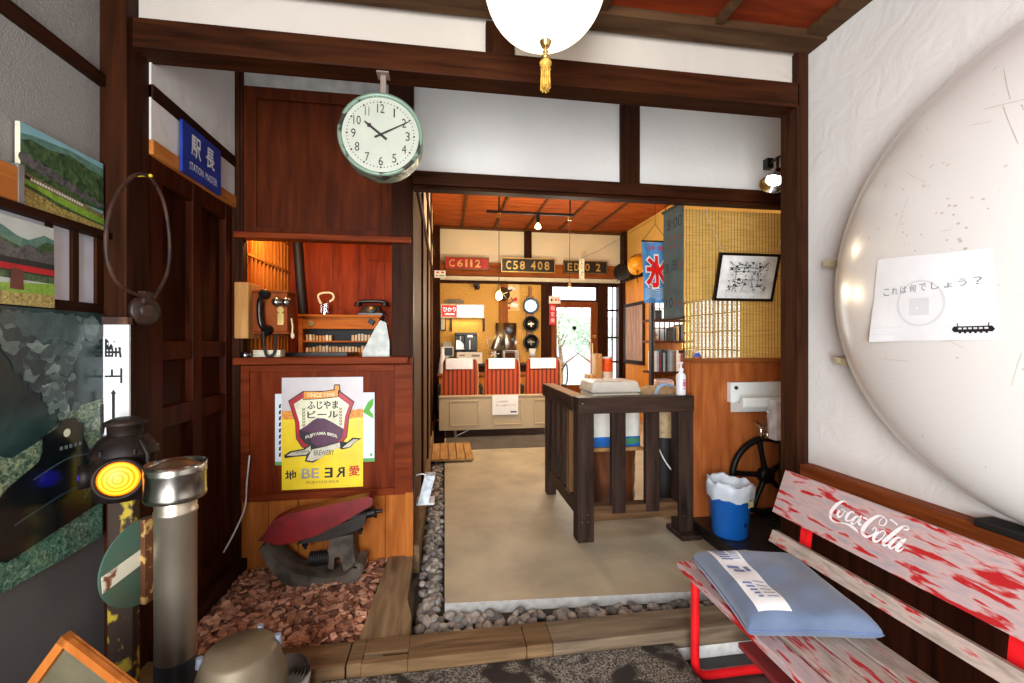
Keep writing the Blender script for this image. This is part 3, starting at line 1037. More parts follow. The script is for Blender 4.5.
sh.poly([(0.74, 0.36), (0.80, 0.395), (0.88, 0.435), (0.945, 0.432), (0.885, 0.40), (0.83, 0.365)], M('ribbon', (196, 190, 168), 0.5), 10)
sh.text('FUJIYAMA', 0.13, 0.34, 0.322, 0.35, INK, 11)
sh.text('BREWERY', 0.39, 0.64, 0.30, 0.345, INK, 11)
sh.text('地', 0.04, 0.18, 0.085, 0.175, INK, 3, bold=0.02)
sh.text('BE', 0.24, 0.45, 0.095, 0.185, M('poster_silver', (156, 152, 150), 0.4), 3, bold=0.02)
sh.text('E', 0.52, 0.62, 0.095, 0.185, INK, 3, mirror=True, bold=0.02)
sh.text('R', 0.66, 0.77, 0.095, 0.185, INK, 3, mirror=True, bold=0.02)
sh.text('愛', 0.82, 0.96, 0.10, 0.195, REDINK, 3, bold=0.02)
sh.text('FUJIYOSHIDA', 0.30, 0.70, 0.04, 0.07, M('poster_brown', (112, 96, 40), 0.5), 3)
sh.build('printed_design', bp)

# red level-crossing style rail device standing on the bark
rd = T('brake_shoe_device', 'rusty cast railway device with a tilted red plate standing on the bark chips', 'railway device', (-0.62, 2.25, 0.09))
CAST = mix2('cast_grey', (66, 60, 54), (112, 102, 90), 9, (1, 1, 1), 0.4, 0.6, 0.7, 0.3)
DR = M('dark_red_plate', (116, 10, 14), 0.5, var=0.18, scale=14)
y0, y1 = 2.215, 2.285
YD = 2.25
b = MB()
def px(u, v, Y=YD):
    # measured outline, given in metres on the device's own mid plane
    return (u, Y, v)
red = [(-0.855, 0.322), (-0.80, 0.405), (-0.745, 0.432), (-0.365, 0.497), (-0.345, 0.487), (-0.348, 0.455), (-0.40, 0.425), (-0.50, 0.372), (-0.62, 0.318), (-0.76, 0.29), (-0.80, 0.295)]
b.prism([(x, y0, z) for x, z in red], (0, 0.075, 0))
b.build('red_plate', DR, rd, 0.004)
b = MB(); b.prism([(-0.87, 2.225, 0.315), (-0.76, 2.225, 0.285), (-0.79, 2.225, 0.30), (-0.81, 2.225, 0.335)], (0, 0.06, 0))
b.prism([(-0.66, 2.22, 0.31), (-0.375, 2.22, 0.415), (-0.385, 2.22, 0.36), (-0.42, 2.22, 0.335), (-0.56, 2.22, 0.295), (-0.70, 2.22, 0.285)], (0, 0.065, 0))
b.build('underplate', M('dark_iron_plate', (50, 44, 40), 0.6, 0.4, var=0.2), rd, 0.004)
b = MB(); b.cyl((-0.46, 2.25, 0.385), (-0.345, 2.25, 0.408), 0.022); b.cyl((-0.345, 2.25, 0.408), (-0.338, 2.25, 0.410), 0.03); b.cyl((-0.338, 2.25, 0.410), (-0.305, 2.25, 0.413), 0.009)
b.build('axle_pin', IRON, rd)
for x, z in ((-0.665, 0.27), (-0.41, 0.325)):
    b = MB(); b.cyl((x, 2.25, z - 0.02), (x, 2.25, z + 0.025), 0.008); b.cyl((x, 2.25, z - 0.006), (x, 2.25, z + 0.006), 0.014, n=6)
    b.build('bolt', IRON, rd)
b = MB(); b.prism([(-0.55, 2.225, 0.30), (-0.44, 2.225, 0.315), (-0.435, 2.225, 0.22), (-0.42, 2.225, 0.15), (-0.48, 2.225, 0.13), (-0.50, 2.225, 0.21), (-0.525, 2.225, 0.21), (-0.53, 2.225, 0.15), (-0.555, 2.225, 0.16)], (0, 0.06, 0))
b.cyl((-0.56, 2.25, 0.235), (-0.50, 2.25, 0.235), 0.012)
b.build('bracket', CAST, rd, 0.006)
b = MB()
for k in range(9):
    b.lathe([(0.030, 0), (0.036, 0.005), (0.030, 0.010)], (-0.645 + k * 0.0105, 2.25, 0.20), (1, 0, 0), 20, caps=True)
b.build('spring', BLACKM, rd)
b = MB()
arc = smooth_path([(-0.835, 2.25, 0.30), (-0.80, 2.25, 0.235), (-0.74, 2.25, 0.165), (-0.66, 2.25, 0.12), (-0.55, 2.25, 0.10), (-0.46, 2.25, 0.115), (-0.41, 2.25, 0.16), (-0.405, 2.25, 0.19)], 6)
for i in range(len(arc) - 1):
    p, q = arc[i], arc[i + 1]
    d = (q - p)
    nn = V((-d.z, 0, d.x)).normalized()
    t0 = 0.016 + 0.018 * math.sin(math.pi * i / len(arc)); t1 = 0.016 + 0.018 * math.sin(math.pi * (i + 1) / len(arc))
    w_ = 0.065
    vs = [p + nn * t0 + V((0, -w_, 0)), p - nn * t0 + V((0, -w_, 0)), p - nn * t0 + V((0, w_, 0)), p + nn * t0 + V((0, w_, 0)), q + nn * t1 + V((0, -w_, 0)), q - nn * t1 + V((0, -w_, 0)), q - nn * t1 + V((0, w_, 0)), q + nn * t1 + V((0, w_, 0))]
    b.add(vs, [(0, 1, 5, 4), (1, 2, 6, 5), (2, 3, 7, 6), (3, 0, 4, 7), (0, 3, 2, 1), (4, 5, 6, 7)])
b.build('curved_base', CAST, rd)

b = MB(); b.tube(smooth_path([(-0.965, 2.375, 0.68), (-0.975, 2.37, 0.55), (-0.98, 2.36, 0.43), (-1.0, 2.31, 0.34), (-1.005, 2.20, 0.28)], 6), 0.004, 6)
one('white_cable', b, M('cable_white', (206, 206, 202), 0.5), 'thin white cable hanging from the left edge of the ticket counter', 'cable')

# ------------------------------------------------------------------ STATION CLOCK
ck = T('station_clock', 'round white station clock with worn green rim hung from the beam', 'clock', (-0.227, 1.69, 1.85))
RIM = mix2('worn_green_rim', (118, 142, 124), (44, 42, 36), 14, (1, 1, 1), 0.54, 0.60, 0.45, 0.2)
C0 = (-0.227, 1.735, 1.993)
b = MB(); b.lathe([(0.10, 0.0), (0.140, 0.004), (0.146, 0.02), (0.146, 0.06), (0.144, 0.09), (0.150, 0.098), (0.148, 0.108), (0.138, 0.110), (0.134, 0.100)], C0, (0, -1, 0), 64, caps=False)
b.build('case', RIM, ck)
b = MB(); b.lathe([(0.0, 0), (0.136, 0.0), (0.136, 0.002), (0.0, 0.002)], (-0.227, 1.637, 1.993), (0, -1, 0), 64, smooth=False)
b.build('face', M('clock_face', (184, 191, 175), 0.4, var=0.02), ck)
sh = Sheet((-0.227 - 0.133, 1.6345, 1.993 - 0.133), FX, FZ, 0.266, 0.266)
for i in range(60):
    a = math.pi * 2 * i / 60
    sh.disc(0.5 + 0.44 * math.sin(a), 0.5 + 0.44 * math.cos(a), 0.008 if i % 5 else 0.014, INK, 1, 8)
for h in range(1, 13):
    a = math.pi * 2 * h / 12
    x, y = 0.5 + 0.355 * math.sin(a), 0.5 + 0.355 * math.cos(a)
    ww = (0.018 if h == 1 else 0.058) if h < 10 else (0.056 if h == 11 else 0.095)
    sh.text(str(h), x - ww / 2, x + ww / 2, y - 0.06, y + 0.06, INK, 1)
sh.build('numerals', ck)
def hand(sh, ang, L, w0, w1, tail, Lr):
    a = R(ang); d = (math.sin(a), math.cos(a)); n_ = (d[1], -d[0])
    P = [(-tail, w0 * .5), (L * .62, w1 * .5), (L * .7, w1 * 1.1), (L * .8, w1 * .5), (L, w1 * .3), (L, -w1 * .3), (L * .8, -w1 * .5), (L * .7, -w1 * 1.1), (L * .62, -w1 * .5), (-tail, -w0 * .5)] if w1 > 0.02 else [(-tail, w0 * .5), (L, w1 * .4), (L, -w1 * .4), (-tail, -w0 * .5)]
    sh.poly([(0.5 + d[0] * p + n_[0] * q, 0.5 + d[1] * p + n_[1] * q) for p, q in P], INK, Lr)
sh = Sheet((-0.227 - 0.133, 1.6330, 1.993 - 0.133), FX, FZ, 0.266, 0.266)
hand(sh, 308, 0.27, 0.035, 0.032, 0.10, 2)
sh.build('hour_hand', ck)
sh = Sheet((-0.227 - 0.133, 1.6320, 1.993 - 0.133), FX, FZ, 0.266, 0.266)
hand(sh, 62, 0.42, 0.03, 0.016, 0.09, 3)
sh.disc(0.5, 0.5, 0.022, INK, 4)
sh.build('minute_hand', ck)
b = MB(); b.box(-0.236, -0.216, 1.69, 1.70, 2.13, 2.247); b.box(-0.248, -0.204, 1.67, 1.72, 2.240, 2.247)
b.build('hanging_strap', M('strap_grey', (132, 116, 104), 0.5), ck)
b = MB(); b.lathe([(0.134, 0), (0.134, 0.0015)], (-0.227, 1.630, 1.993), (0, -1, 0), 48)
b.build('cover_glass', glass('clock_glass', (1, 1, 1), 0.04), ck)

# ------------------------------------------------------------------ GLOBE LAMP
gl = T('globe_lamp', 'glowing white glass globe lamp with gold tassel under the front ceiling', 'ceiling lamp', (0.295, 1.28, 2.505))
m = bpy.data.materials.new('opal_glow'); m.use_nodes = True
bs = m.node_tree.nodes['Principled BSDF']
bs.inputs['Base Color'].default_value = (0.95, 0.93, 0.88, 1); bs.inputs['Roughness'].default_value = 0.25
bs.inputs['Emission Color'].default_value = (1.0, 0.90, 0.72, 1); bs.inputs['Emission Strength'].default_value = 1.35
b = MB(); prof = [(0.06, 0.378)]
for i in range(1, 23):
    a = math.pi * i / 24
    prof.append((0.182 * math.sin(a) ** 0.92, 0.195 + 0.18 * math.cos(a)))
prof.append((0.02, 0.014))
b.lathe(prof[::-1], (0.295, 1.28, 2.128), n=48)
b.build('globe', m, gl)
b = MB(); b.cyl((0.295, 1.28, 2.49), (0.295, 1.28, 2.507), 0.075, 0.08)
b.build('ceiling_plate', BRASS, gl)
GX, GY = 0.297, 1.28
b = MB(); b.cyl((GX, GY, 2.128), (GX, GY, 2.145), 0.012, 0.02)
b.cyl((GX, GY, 2.098), (GX, GY, 2.128), 0.004)
b.blob((GX, GY, 2.095), (0.016, 0.016, 0.012)); b.blob((GX, GY, 2.113), (0.008, 0.008, 0.008))
b.build('finial', BRASS, gl)
b = MB(); b.lathe([(0.010, 0), (0.018, -0.008), (0.017, -0.016), (0.013, -0.02), (0.016, -0.028)], (GX, GY, 2.088), n=20)
for i in range(26):
    a = i * 2.4; q = 0.016 * math.sqrt((i + 1) / 26)
    b.tube([(GX + q * .8 * math.cos(a), GY + q * .8 * math.sin(a), 2.065), (GX + q * math.cos(a), GY + q * math.sin(a), 2.008 - 0.006 * (i % 3))], 0.0026, 5)
b.build('tassel', GOLD, gl)
lamp('globe_bulb', 'POINT', (0.295, 1.28, 2.06), 0.01, (1, 0.86, 0.66), 0.1)

# ------------------------------------------------------------------ STATION MASTER SIGN
ss = T('station_master_sign', 'blue enamel sign with white lettering over the dark door', 'sign', (-1.02, 2.05, 1.918))
sh = Sheet((-1.0155, 1.90, 1.918), FY, FZ, 0.30, 0.205)
sh.base(BLUESIGN, 0.010).build('plate', BLUESIGN, ss, 0.002)
sh.text('駅', 0.20, 0.44, 0.42, 0.86, WHITEP, 1, bold=0.02); sh.text('長', 0.57, 0.81, 0.42, 0.86, WHITEP, 1, bold=0.02)
sh.text('STATION', 0.16, 0.50, 0.14, 0.29, WHITEP, 1); sh.text('MASTER', 0.56, 0.88, 0.14, 0.29, WHITEP, 1)
sh.build('lettering', ss)

# ------------------------------------------------------------------ LEFT WALL: photographs, poster, plate, hoop
def photo_mat(name, stops, sc, scale=3.0, detail=9, dist=1.0, rough=0.3):
    m, nt, b = nmat(name)
    n = noise(nt, scale, detail, sc=sc, dist=dist)
    r = ramp(nt, n.outputs[0], stops)
    nt.links.new(r.outputs[0], b.inputs['Base Color'])
    b.inputs['Roughness'].default_value = rough
    return m


HILL = photo_mat('print_forest', [(0.3, (26, 48, 36)), (0.5, (58, 88, 52)), (0.7, (96, 120, 76))], (1, 1, 1), 40)
HILL2 = photo_mat('print_far_hill', [(0.3, (60, 104, 96)), (0.7, (112, 150, 132))], (1, 1, 1), 30)
FIELD = photo_mat('print_field', [(0.3, (104, 148, 44)), (0.7, (150, 190, 66))], (1, 1, 1), 60)
REEDS = photo_mat('print_reeds', [(0.3, (90, 86, 40)), (0.5, (170, 150, 80)), (0.7, (206, 190, 120))], (1, 1, 1), 120)
SMOKE = photo_mat('print_smoke', [(0.3, (50, 52, 54)), (0.7, (112, 112, 112))], (1, 1, 1), 50)
SKY = M('print_sky', (196, 204, 196), 0.4, var=0.04)
SKYB = M('print_sky_blue', (132, 182, 190), 0.4, var=0.06)
p1 = T('train_photograph', 'landscape photograph board of a steam train crossing fields, standing on the wall rail', 'photograph', (-1.106, 1.47, 1.608))
sh = Sheet((-1.100, 1.335, 1.608), FY, FZ, 0.283, 0.22)
sh.base(SKYB, 0.012).build('board', M('board_edge', (214, 206, 180), 0.7), p1)
sh.poly([(0, 0), (1, 0), (1, 1), (0, 1)], SKYB, 1)
sh.poly([(0, 0.3), (1, 0.3), (1, 0.92), (0.8, 0.93), (0.55, 0.95), (0.3, 0.92), (0.12, 0.90), (0, 0.86)], HILL2, 2)
sh.poly([(0, 0.3), (1, 0.3), (1, 0.80), (0.8, 0.82), (0.55, 0.88), (0.3, 0.82), (0.1, 0.84), (0, 0.78)], HILL, 3)
for k in range(26):
    t = k / 25
    sh.disc(0.03 + t * 0.95, 0.58 - 0.22 * t + 0.02 * math.sin(k * 2.1), 0.055 - 0.03 * t, SMOKE, 4 + k * 0.08, 14)
sh.poly([(0, 0.32), (1, 0.17), (1, 0.25), (0, 0.42)], photo_mat('print_bank', [(0.3, (96, 92, 60)), (0.7, (150, 140, 96))], (1, 1, 1), 90), 7)
for k in range(20):
    x = 0.09 + k * 0.031
    sh.poly([(x, 0.345 - 0.13 * x), (x + 0.022, 0.343 - 0.13 * x), (x + 0.022, 0.375 - 0.13 * x), (x, 0.378 - 0.13 * x)], M('print_white', (214, 214, 206), 0.5), 8)
sh.poly([(0.02, 0.34), (0.09, 0.335), (0.09, 0.37), (0.02, 0.385)], INK, 8)
sh.poly([(0, 0), (1, 0), (1, 0.18), (0, 0.33)], FIELD, 8)
sh.poly([(0, 0), (1, 0), (1, 0.10), (0.7, 0.13), (0.4, 0.18), (0.2, 0.24), (0, 0.28)], HILL, 9)
sh.poly([(0, 0), (1, 0), (1, 0.07), (0.7, 0.10), (0.4, 0.13), (0.2, 0.19), (0, 0.24)], REEDS, 10)
sh.build('picture', p1)

p3 = T('bridge_photograph', 'photograph of a red railway bridge below a green mountain', 'photograph', (-1.104, 1.35, 1.345))
sh = Sheet((-1.100, 1.05, 1.345), FY, FZ, 0.385, 0.226)
sh.base(SKY, 0.006).build('board', SKY, p3)
sh.poly([(0, 0), (1, 0), (1, 1), (0, 1)], SKY, 1)
sh.poly([(0, 0.3), (1, 0.3), (1, 0.85), (0.92, 0.88), (0.8, 0.78), (0.72, 0.80), (0.62, 0.88), (0.4, 0.97), (0, 0.99)], HILL2, 2)
sh.poly([(0, 0.3), (1, 0.3), (1, 0.8), (0.93, 0.8), (0.82, 0.66), (0.7, 0.70), (0.5, 0.80), (0, 0.9)], HILL, 3)
for k in range(16):
    sh.disc(0.2 + k * 0.05, 0.60 + 0.04 * math.sin(k * 1.7), 0.05, SMOKE, 4 + k * 0.05, 14)
sh.poly([(0, 0.38), (1, 0.38), (1, 0.54), (0, 0.54)], M('print_dark', (34, 34, 32), 0.4, var=0.3), 5)
sh.poly([(0, 0.40), (1, 0.40), (1, 0.47), (0, 0.47)], REDINK, 6)
sh.poly([(0.66, 0.18), (0.76, 0.18), (0.75, 0.42), (0.67, 0.42)], M('print_brick', (110, 56, 40), 0.5), 7)
sh.poly([(0, 0), (1, 0), (1, 0.30), (0.6, 0.24), (0, 0.3)], FIELD, 6)
sh.poly([(0, 0), (1, 0), (1, 0.16), (0.7, 0.14), (0, 0.22)], REEDS, 7)
sh.build('picture', p3)

b = MB(); b.box(-1.115, -1.085, 1.15, 1.325, 1.608, 1.70, 0); b.box(-1.116, -1.084, 1.31, 1.33, 1.608, 1.71, 1)
one('wooden_box', b, [ORANGEY, M('box_grey_edge', (120, 118, 112), 0.7)], 'small orange wooden box on the wall rail, left of the train photograph', 'box', bev=0.003)

# big steam locomotive poster
lp = T('locomotive_poster', 'large teal poster of a smoking steam locomotive on the left wall', 'poster', (-1.095, 1.38, 0.60))
sh = Sheet((-1.094, 1.06, 0.62), FY, FZ, 0.545, 0.72)
TEAL = photo_mat('print_teal', [(0.3, (16, 32, 34)), (0.5, (32, 56, 56)), (0.72, (58, 84, 82))], (1, 1, 1), 5, rough=0.2)
SM = [photo_mat('print_billow_%d' % k, [(0.3, tuple(q * 0.75 for q in c)), (0.7, c)], (1, 1, 1), 26, rough=0.2) for k, c in enumerate([(52, 72, 74), (78, 100, 100), (108, 130, 126), (140, 160, 152)])]
BUSH = photo_mat('print_bush', [(0.32, (40, 66, 56)), (0.5, (96, 120, 96)), (0.68, (170, 178, 140))], (1, 1, 1), 70, rough=0.2)
GRASS = photo_mat('print_grass', [(0.32, (30, 62, 52)), (0.55, (84, 124, 104)), (0.72, (150, 176, 150))], (1, 1, 1), 80, rough=0.2)
LOCO = M('print_loco', (14, 20, 22), 0.2, var=0.3, scale=20)
sh.base(TEAL, 0.002).build('sheet', TEAL, lp)
sh.poly([(0, 0), (1, 0), (1, 0.62), (0.8, 0.60), (0.6, 0.50), (0.45, 0.46), (0, 0.60)], BUSH, 1)
sh.poly([(0, 0), (1, 0), (1, 0.34), (0.5, 0.22), (0, 0.12)], GRASS, 2)
rq = random.Random(31)
for k in range(190):
    t = (k / 189) ** 0.8
    yy = 0.57 + 0.43 * t
    cxx = 0.74 - 0.16 * t + rq.gauss(0, 0.02 + 0.13 * t)
    q = (0.018 + 0.05 * t) * rq.uniform(0.5, 1.2)
    dk = min(3, max(0, int(rq.gauss(1.2 + 0.6 * (cxx > 0.62) , 0.8))))
    cxx = min(0.97 - q, cxx)
    n_ = 18
    ph = rq.uniform(0, 6)
    yv = min(yy + rq.uniform(-0.02, 0.02), 0.985 - q * 0.76)
    sh.poly([(cxx + q * (1 + 0.13 * math.sin(5 * a + ph)) * math.cos(a), yv + q * 0.76 * (1 + 0.13 * math.sin(5 * a + ph)) * math.sin(a)) for a in [2 * math.pi * i / n_ for i in range(n_)]], SM[dk], 3 + k * 0.025)
sh.poly([(0.42, 0.10), (0.98, 0.16), (0.98, 0.26), (0.90, 0.40), (0.86, 0.47), (0.80, 0.49), (0.62, 0.48), (0.58, 0.42), (0.42, 0.36), (0.2, 0.20)], LOCO, 9)
sh.poly([(0.60, 0.44), (0.86, 0.46), (0.86, 0.53), (0.82, 0.54), (0.80, 0.56), (0.70, 0.56), (0.69, 0.535), (0.60, 0.51)], LOCO, 10)
sh.disc(0.745, 0.505, 0.022, M('print_lamp', (240, 236, 200), 0.3), 11)
for k in range(5):
    sh.poly([(0.70 + k * 0.03, 0.44), (0.72 + k * 0.03, 0.44), (0.72 + k * 0.03, 0.455), (0.70 + k * 0.03, 0.455)], SM[2], 11)
sh.line([(0.55, 0.36), (0.75, 0.40), (0.9, 0.39)], 0.004, SM[1], 11)
sh.line([(0.45, 0.22), (0.7, 0.26), (0.95, 0.28)], 0.006, SM[0], 11)
for k in range(4):
    sh.line([(0.86, 0.30 - 0.03 * k), (1.0, 0.46 - 0.05 * k)], 0.005, SM[1], 10)
sh.build('picture', lp)

# white destination plate hung on the post
dp = T('destination_plate', 'white enamel plate with black characters and arrow hung on the dark post', 'sign', (-1.09, 1.615, 0.85))
sh = Sheet((-1.114, 1.612, 0.82), FX, FZ, 0.093, 0.49)
sh.base(WHITEP, 0.008).build('plate', WHITEP, dp, 0.002)
sh.text('野', 0.25, 0.80, 0.77, 0.90, INK, 1, rot=90, bold=0.02); sh.text('上', 0.25, 0.80, 0.60, 0.70, INK, 1, rot=90, bold=0.02)
sh.line([(0.52, 0.36), (0.52, 0.53)], 0.009, INK, 1); sh.poly([(0.43, 0.53), (0.61, 0.53), (0.52, 0.56)], INK, 1)
sh.text('東', 0.25, 0.80, 0.18, 0.31, INK, 1, rot=90, bold=0.02)
sh.build('lettering', dp)
b = MB(); b.box(-1.118, -1.02, 1.604, 1.628, 1.305, 1.33); b.cyl((-1.04, 1.605, 1.315), (-1.04, 1.60, 1.315), 0.006)
b.build('hanger', mix2('rust_dark', (58, 36, 26), (104, 70, 50), 14, (1, 1, 1), 0.4, 0.6, 0.8), dp, 0.002)

# tablet carrier hoop hanging on the post
hp = T('tablet_hoop', 'large wire hoop with a dark leather pouch hanging on the dark post', 'railway token hoop', (-1.02, 1.67, 1.3))
HP = [(1.655, 1.40), (1.54, 1.425), (1.485, 1.51), (1.50, 1.65), (1.58, 1.77), (1.668, 1.815), (1.75, 1.76), (1.789, 1.63), (1.775, 1.50), (1.70, 1.40)]
b = MB(); b.tube(smooth_path([(-1.0, y, z) for y, z in HP], 8), 0.006, 8)
b.build('hoop', mix2('hoop_leather', (36, 20, 14), (70, 40, 26), 20, (1, 1, 1), 0.4, 0.6, 0.6), hp)
b = MB(); b.lathe([(0.0, 0), (0.045, 0.0), (0.05, 0.006), (0.05, 0.018), (0.045, 0.024), (0.0, 0.026)], (-1.025, 1.68, 1.355), (1, -0.4, 0), 28); b.box(-1.02, -1.0, 1.655, 1.70, 1.38, 1.42)
b.lathe([(0.025, 0), (0.02, 0.004)], (-1.0, 1.67, 1.355), (1, -0.4, 0), 20)
b.build('pouch', mix2('pouch_leather', (32, 17, 11), (60, 34, 22), 20, (1, 1, 1), 0.4, 0.6, 0.5), hp)
b = MB(); b.cyl((-1.04, 1.668, 1.812), (-0.99, 1.668, 1.815), 0.004); b.blob((-0.99, 1.668, 1.815), (0.006, 0.006, 0.006))
b.build('nail', M('yellow_tack', (226, 196, 40), 0.4), hp)

# ------------------------------------------------------------------ SIGNAL LAMP on its post, with target disc
sl = T('signal_lamp', 'black railway signal lamp with a lit yellow lens on a rusty yellow post', 'signal lamp', (-0.99, 1.5, 0.0))
OLD = mix2('old_black_iron', (24, 18, 15), (58, 44, 36), 12, (1, 1, 1), 0.4, 0.62, 0.55, 0.5)
LX, LY = -0.972, 1.52
b = MB(); b.lathe([(0.0, 0.775), (0.07, 0.775), (0.076, 0.79), (0.076, 0.90), (0.084, 0.905), (0.084, 0.913), (0.066, 0.95), (0.05, 0.965)], (LX, LY, 0), n=32)
b.lathe([(0.043, 0.96), (0.044, 0.992), (0.053, 0.996), (0.053, 1.004), (0.03, 1.016), (0.0, 1.018)], (LX, LY, 0), n=28)
for k in range(6):
    a = k * 1.05 + 0.3
    b.cyl((LX + 0.078 * math.cos(a), LY + 0.078 * math.sin(a), 0.91), (LX + 0.078 * math.cos(a), LY + 0.078 * math.sin(a), 0.93), 0.006, n=8)
b.tube([(LX - 0.05, LY - 0.01, 1.0), (LX - 0.053, LY - 0.015, 0.97), (LX - 0.054, LY - 0.015, 1.06)], 0.004, 6)
b.tube([(LX + 0.06, LY - 0.03, 0.95), (LX + 0.085, LY - 0.04, 0.91), (LX + 0.085, LY - 0.04, 0.82)], 0.006, 6)
b.build('body', OLD, sl)
LENSY = bpy.data.materials.new('amber_lens'); LENSY.use_nodes = True
nt = LENSY.node_tree; bs = nt.nodes['Principled BSDF']
tcn = nt.nodes.new('ShaderNodeTexCoord'); 
wv = nt.nodes.new('ShaderNodeTexWave'); wv.wave_type = 'RINGS'; wv.rings_direction = 'SPHERICAL'; wv.inputs['Scale'].default_value = 26
mpn = nt.nodes.new('ShaderNodeMapping')
nt.links.new(tcn.outputs['Object'], mpn.inputs['Vector']); nt.links.new(mpn.outputs[0], wv.inputs['Vector'])
rr = ramp(nt, wv.outputs['Fac'], [(0.2, (255, 112, 0)), (0.8, (255, 182, 34))])
nt.links.new(rr.outputs[0], bs.inputs['Base Color']); nt.links.new(rr.outputs[0], bs.inputs['Emission Color'])
bs.inputs['Emission Strength'].default_value = 1.6
LENSB = M('blue_lens', (44, 30, 220), 0.2, emit=0.9, ecol=(60, 40, 255))


def lens(ang, mat, r, L, pn, up=0.0):
    d = V((math.sin(R(ang)), -math.cos(R(ang)), up)).normalized()
    c = V((LX, LY, 0.853))
    m = MB(); m.lathe([(r + 0.004, 0.06), (r + 0.012, 0.085), (r + 0.012, L), (r + 0.004, L), (r + 0.002, L - 0.012)], c, d, 28, caps=False)
    hd = m.build('lens_hood', OLD, sl)
    m = MB(); m.lathe([(r + 0.003, L - 0.014), (r * 0.8, L - 0.006), (r * 0.5, L - 0.001), (0.0, L + 0.001)], (0, 0, 0), d, 32)
    q = m.build('lens', mat)
    q.parent = hd
    q.location = c + d * 0 - V(sl.location)
    q['label'] = pn


mpn.inputs['Location'].default_value = (-math.sin(R(24)) * 0.111, math.cos(R(24)) * 0.111, 0)
lens(24, LENSY, 0.047, 0.11, 'glowing amber lens')
lens(72, LENSB, 0.024, 0.125, 'blue side lens')
lens(-52, LENSB, 0.022, 0.105, 'blue side lens')
YRUST = mix2('rusty_yellow', (50, 32, 20), (178, 152, 40), 14, (1, 1, 1), 0.52, 0.57, 0.6)
b = MB(); b.box(-1.02, -0.95, 1.515, 1.55, 0.0, 0.78)
b.build('post', YRUST, sl, 0.004)
WRUST = mix2('rusty_white', (112, 62, 32), (212, 206, 182), 22, (1, 1, 1), 0.38, 0.46, 0.6)
GREENP = mix2('worn_green', (84, 94, 72), (66, 98, 84), 18, (1, 1, 1), 0.3, 0.6, 0.5)
DC = V((-0.868, 1.43, 0.615)); dn = V((0.95, -0.32, 0)).normalized(); dr_ = V((0.32, 0.95, 0)).normalized()
b = MB(); b.lathe([(0.0, 0), (0.122, 0), (0.122, 0.006), (0.0, 0.006)], DC, dn, 40, smooth=False)
b.build('target_disc', GREENP, sl)
c0 = DC + dn * 0.0075
b = MB(); b.prism([c0 + dr_ * -0.116 + FZ * -0.035, c0 + dr_ * -0.119 + FZ * 0.01, c0 + dr_ * 0.10 + FZ * 0.065, c0 + dr_ * 0.113 + FZ * 0.025], dn * 0.001)
b.build('white_band', WRUST, sl)
b = MB(); b.obox(c0 + dn * 0.008, dr_ * 0.016, dn * 0.008, FZ * 0.122); b.cyl(c0 + FZ * -0.07, c0 + FZ * -0.07 + dn * 0.02, 0.014)
b.build('disc_strap', mix2('rusty_strap', (92, 52, 26), (186, 146, 84), 26, (1, 1, 1), 0.50, 0.58, 0.6), sl, 0.002)
b = MB(); b.tube([(-0.985, 1.53, 0.615), (-0.93, 1.45, 0.615), DC], 0.012, 8)
b.build('disc_arm', OLD, sl)

# ------------------------------------------------------------------ STEEL FLUE PIPE
fp = T('steel_pipe', 'brushed steel pipe post with a wide banded cap', 'pipe', (-0.752, 1.375, 0.0))
b = MB(); b.lathe([(0.051, 0.0), (0.051, 0.36)], (-0.752, 1.375, 0), n=40)
b.build('base_sleeve', M('blue_grey_sleeve', (84, 92, 102), 0.4, 0.5), fp)
BR = M('brushed_pipe', (196, 184, 164), 0.38, 0.92, var=0.1, scale=4)
b = MB(); b.lathe([(0.0495, 0.36), (0.0495, 0.765), (0.052, 0.768), (0.052, 0.775), (0.0495, 0.778), (0.0495, 0.81)], (-0.752, 1.375, 0), n=40)
b.build('shaft', BR, fp)
b = MB(); b.lathe([(0.0495, 0.806), (0.070, 0.808), (0.073, 0.813), (0.0735, 0.822), (0.072, 0.826), (0.072, 0.878), (0.0735, 0.882), (0.0735, 0.888), (0.072, 0.892), (0.074, 0.908), (0.0715, 0.908), (0.070, 0.892)], (-0.752, 1.375, 0), n=48)
b.build('cap', M('polished_cap', (172, 168, 158), 0.26, 1.0, var=0.05), fp)
b = MB(); b.lathe([(0.070, 0.89), (0.052, 0.902), (0.03, 0.913), (0.0, 0.916)], (-0.752, 1.375, 0), n=40)
b.build('dome_lid', M('brown_lid', (120, 88, 60), 0.4, 0.6), fp)

# ------------------------------------------------------------------ OLD DRUM, PLASTIC ROLL, FRAMED PICTURE
od = T('round_canister', 'dusty grey-brown round metal canister with lugs on its lid beside the steel pipe', 'canister', (-0.530, 1.25, 0.0))
DUST = mix2('dusty_metal', (82, 70, 54), (124, 110, 88), 5, (1, 1, 1), 0.35, 0.65, 0.55, 0.4)
b = MB(); b.lathe([(0.104, 0.0), (0.106, 0.01), (0.106, 0.33), (0.110, 0.335), (0.110, 0.355), (0.106, 0.37), (0.088, 0.435), (0.080, 0.445), (0.0, 0.450)], (-0.530, 1.25, 0), n=44)
b.build('body', DUST, od)
for a in (200, 25, 80):
    x, y = -0.530 + 0.088 * math.cos(R(a)), 1.25 + 0.088 * math.sin(R(a))
    b = MB(); b.cyl((x, y, 0.425), (x, y, 0.450), 0.010, 0.008, 12)
    b.build('lug', M('lug_blue', (126, 134, 146), 0.5, 0.3), od)
b = MB(); b.box(-0.66, -0.632, 1.20, 1.24, 0.27, 0.37)
b.build('bracket', BLACKM, od, 0.004)
pr_ = T('plastic_roll', 'roll of clear plastic sheeting standing in front of the threshold', 'plastic roll', (-0.50, 1.44, 0.0))
CLEAR = M('clear_plastic', (168, 166, 160), 0.2, var=0.2, scale=15)
m = MB()
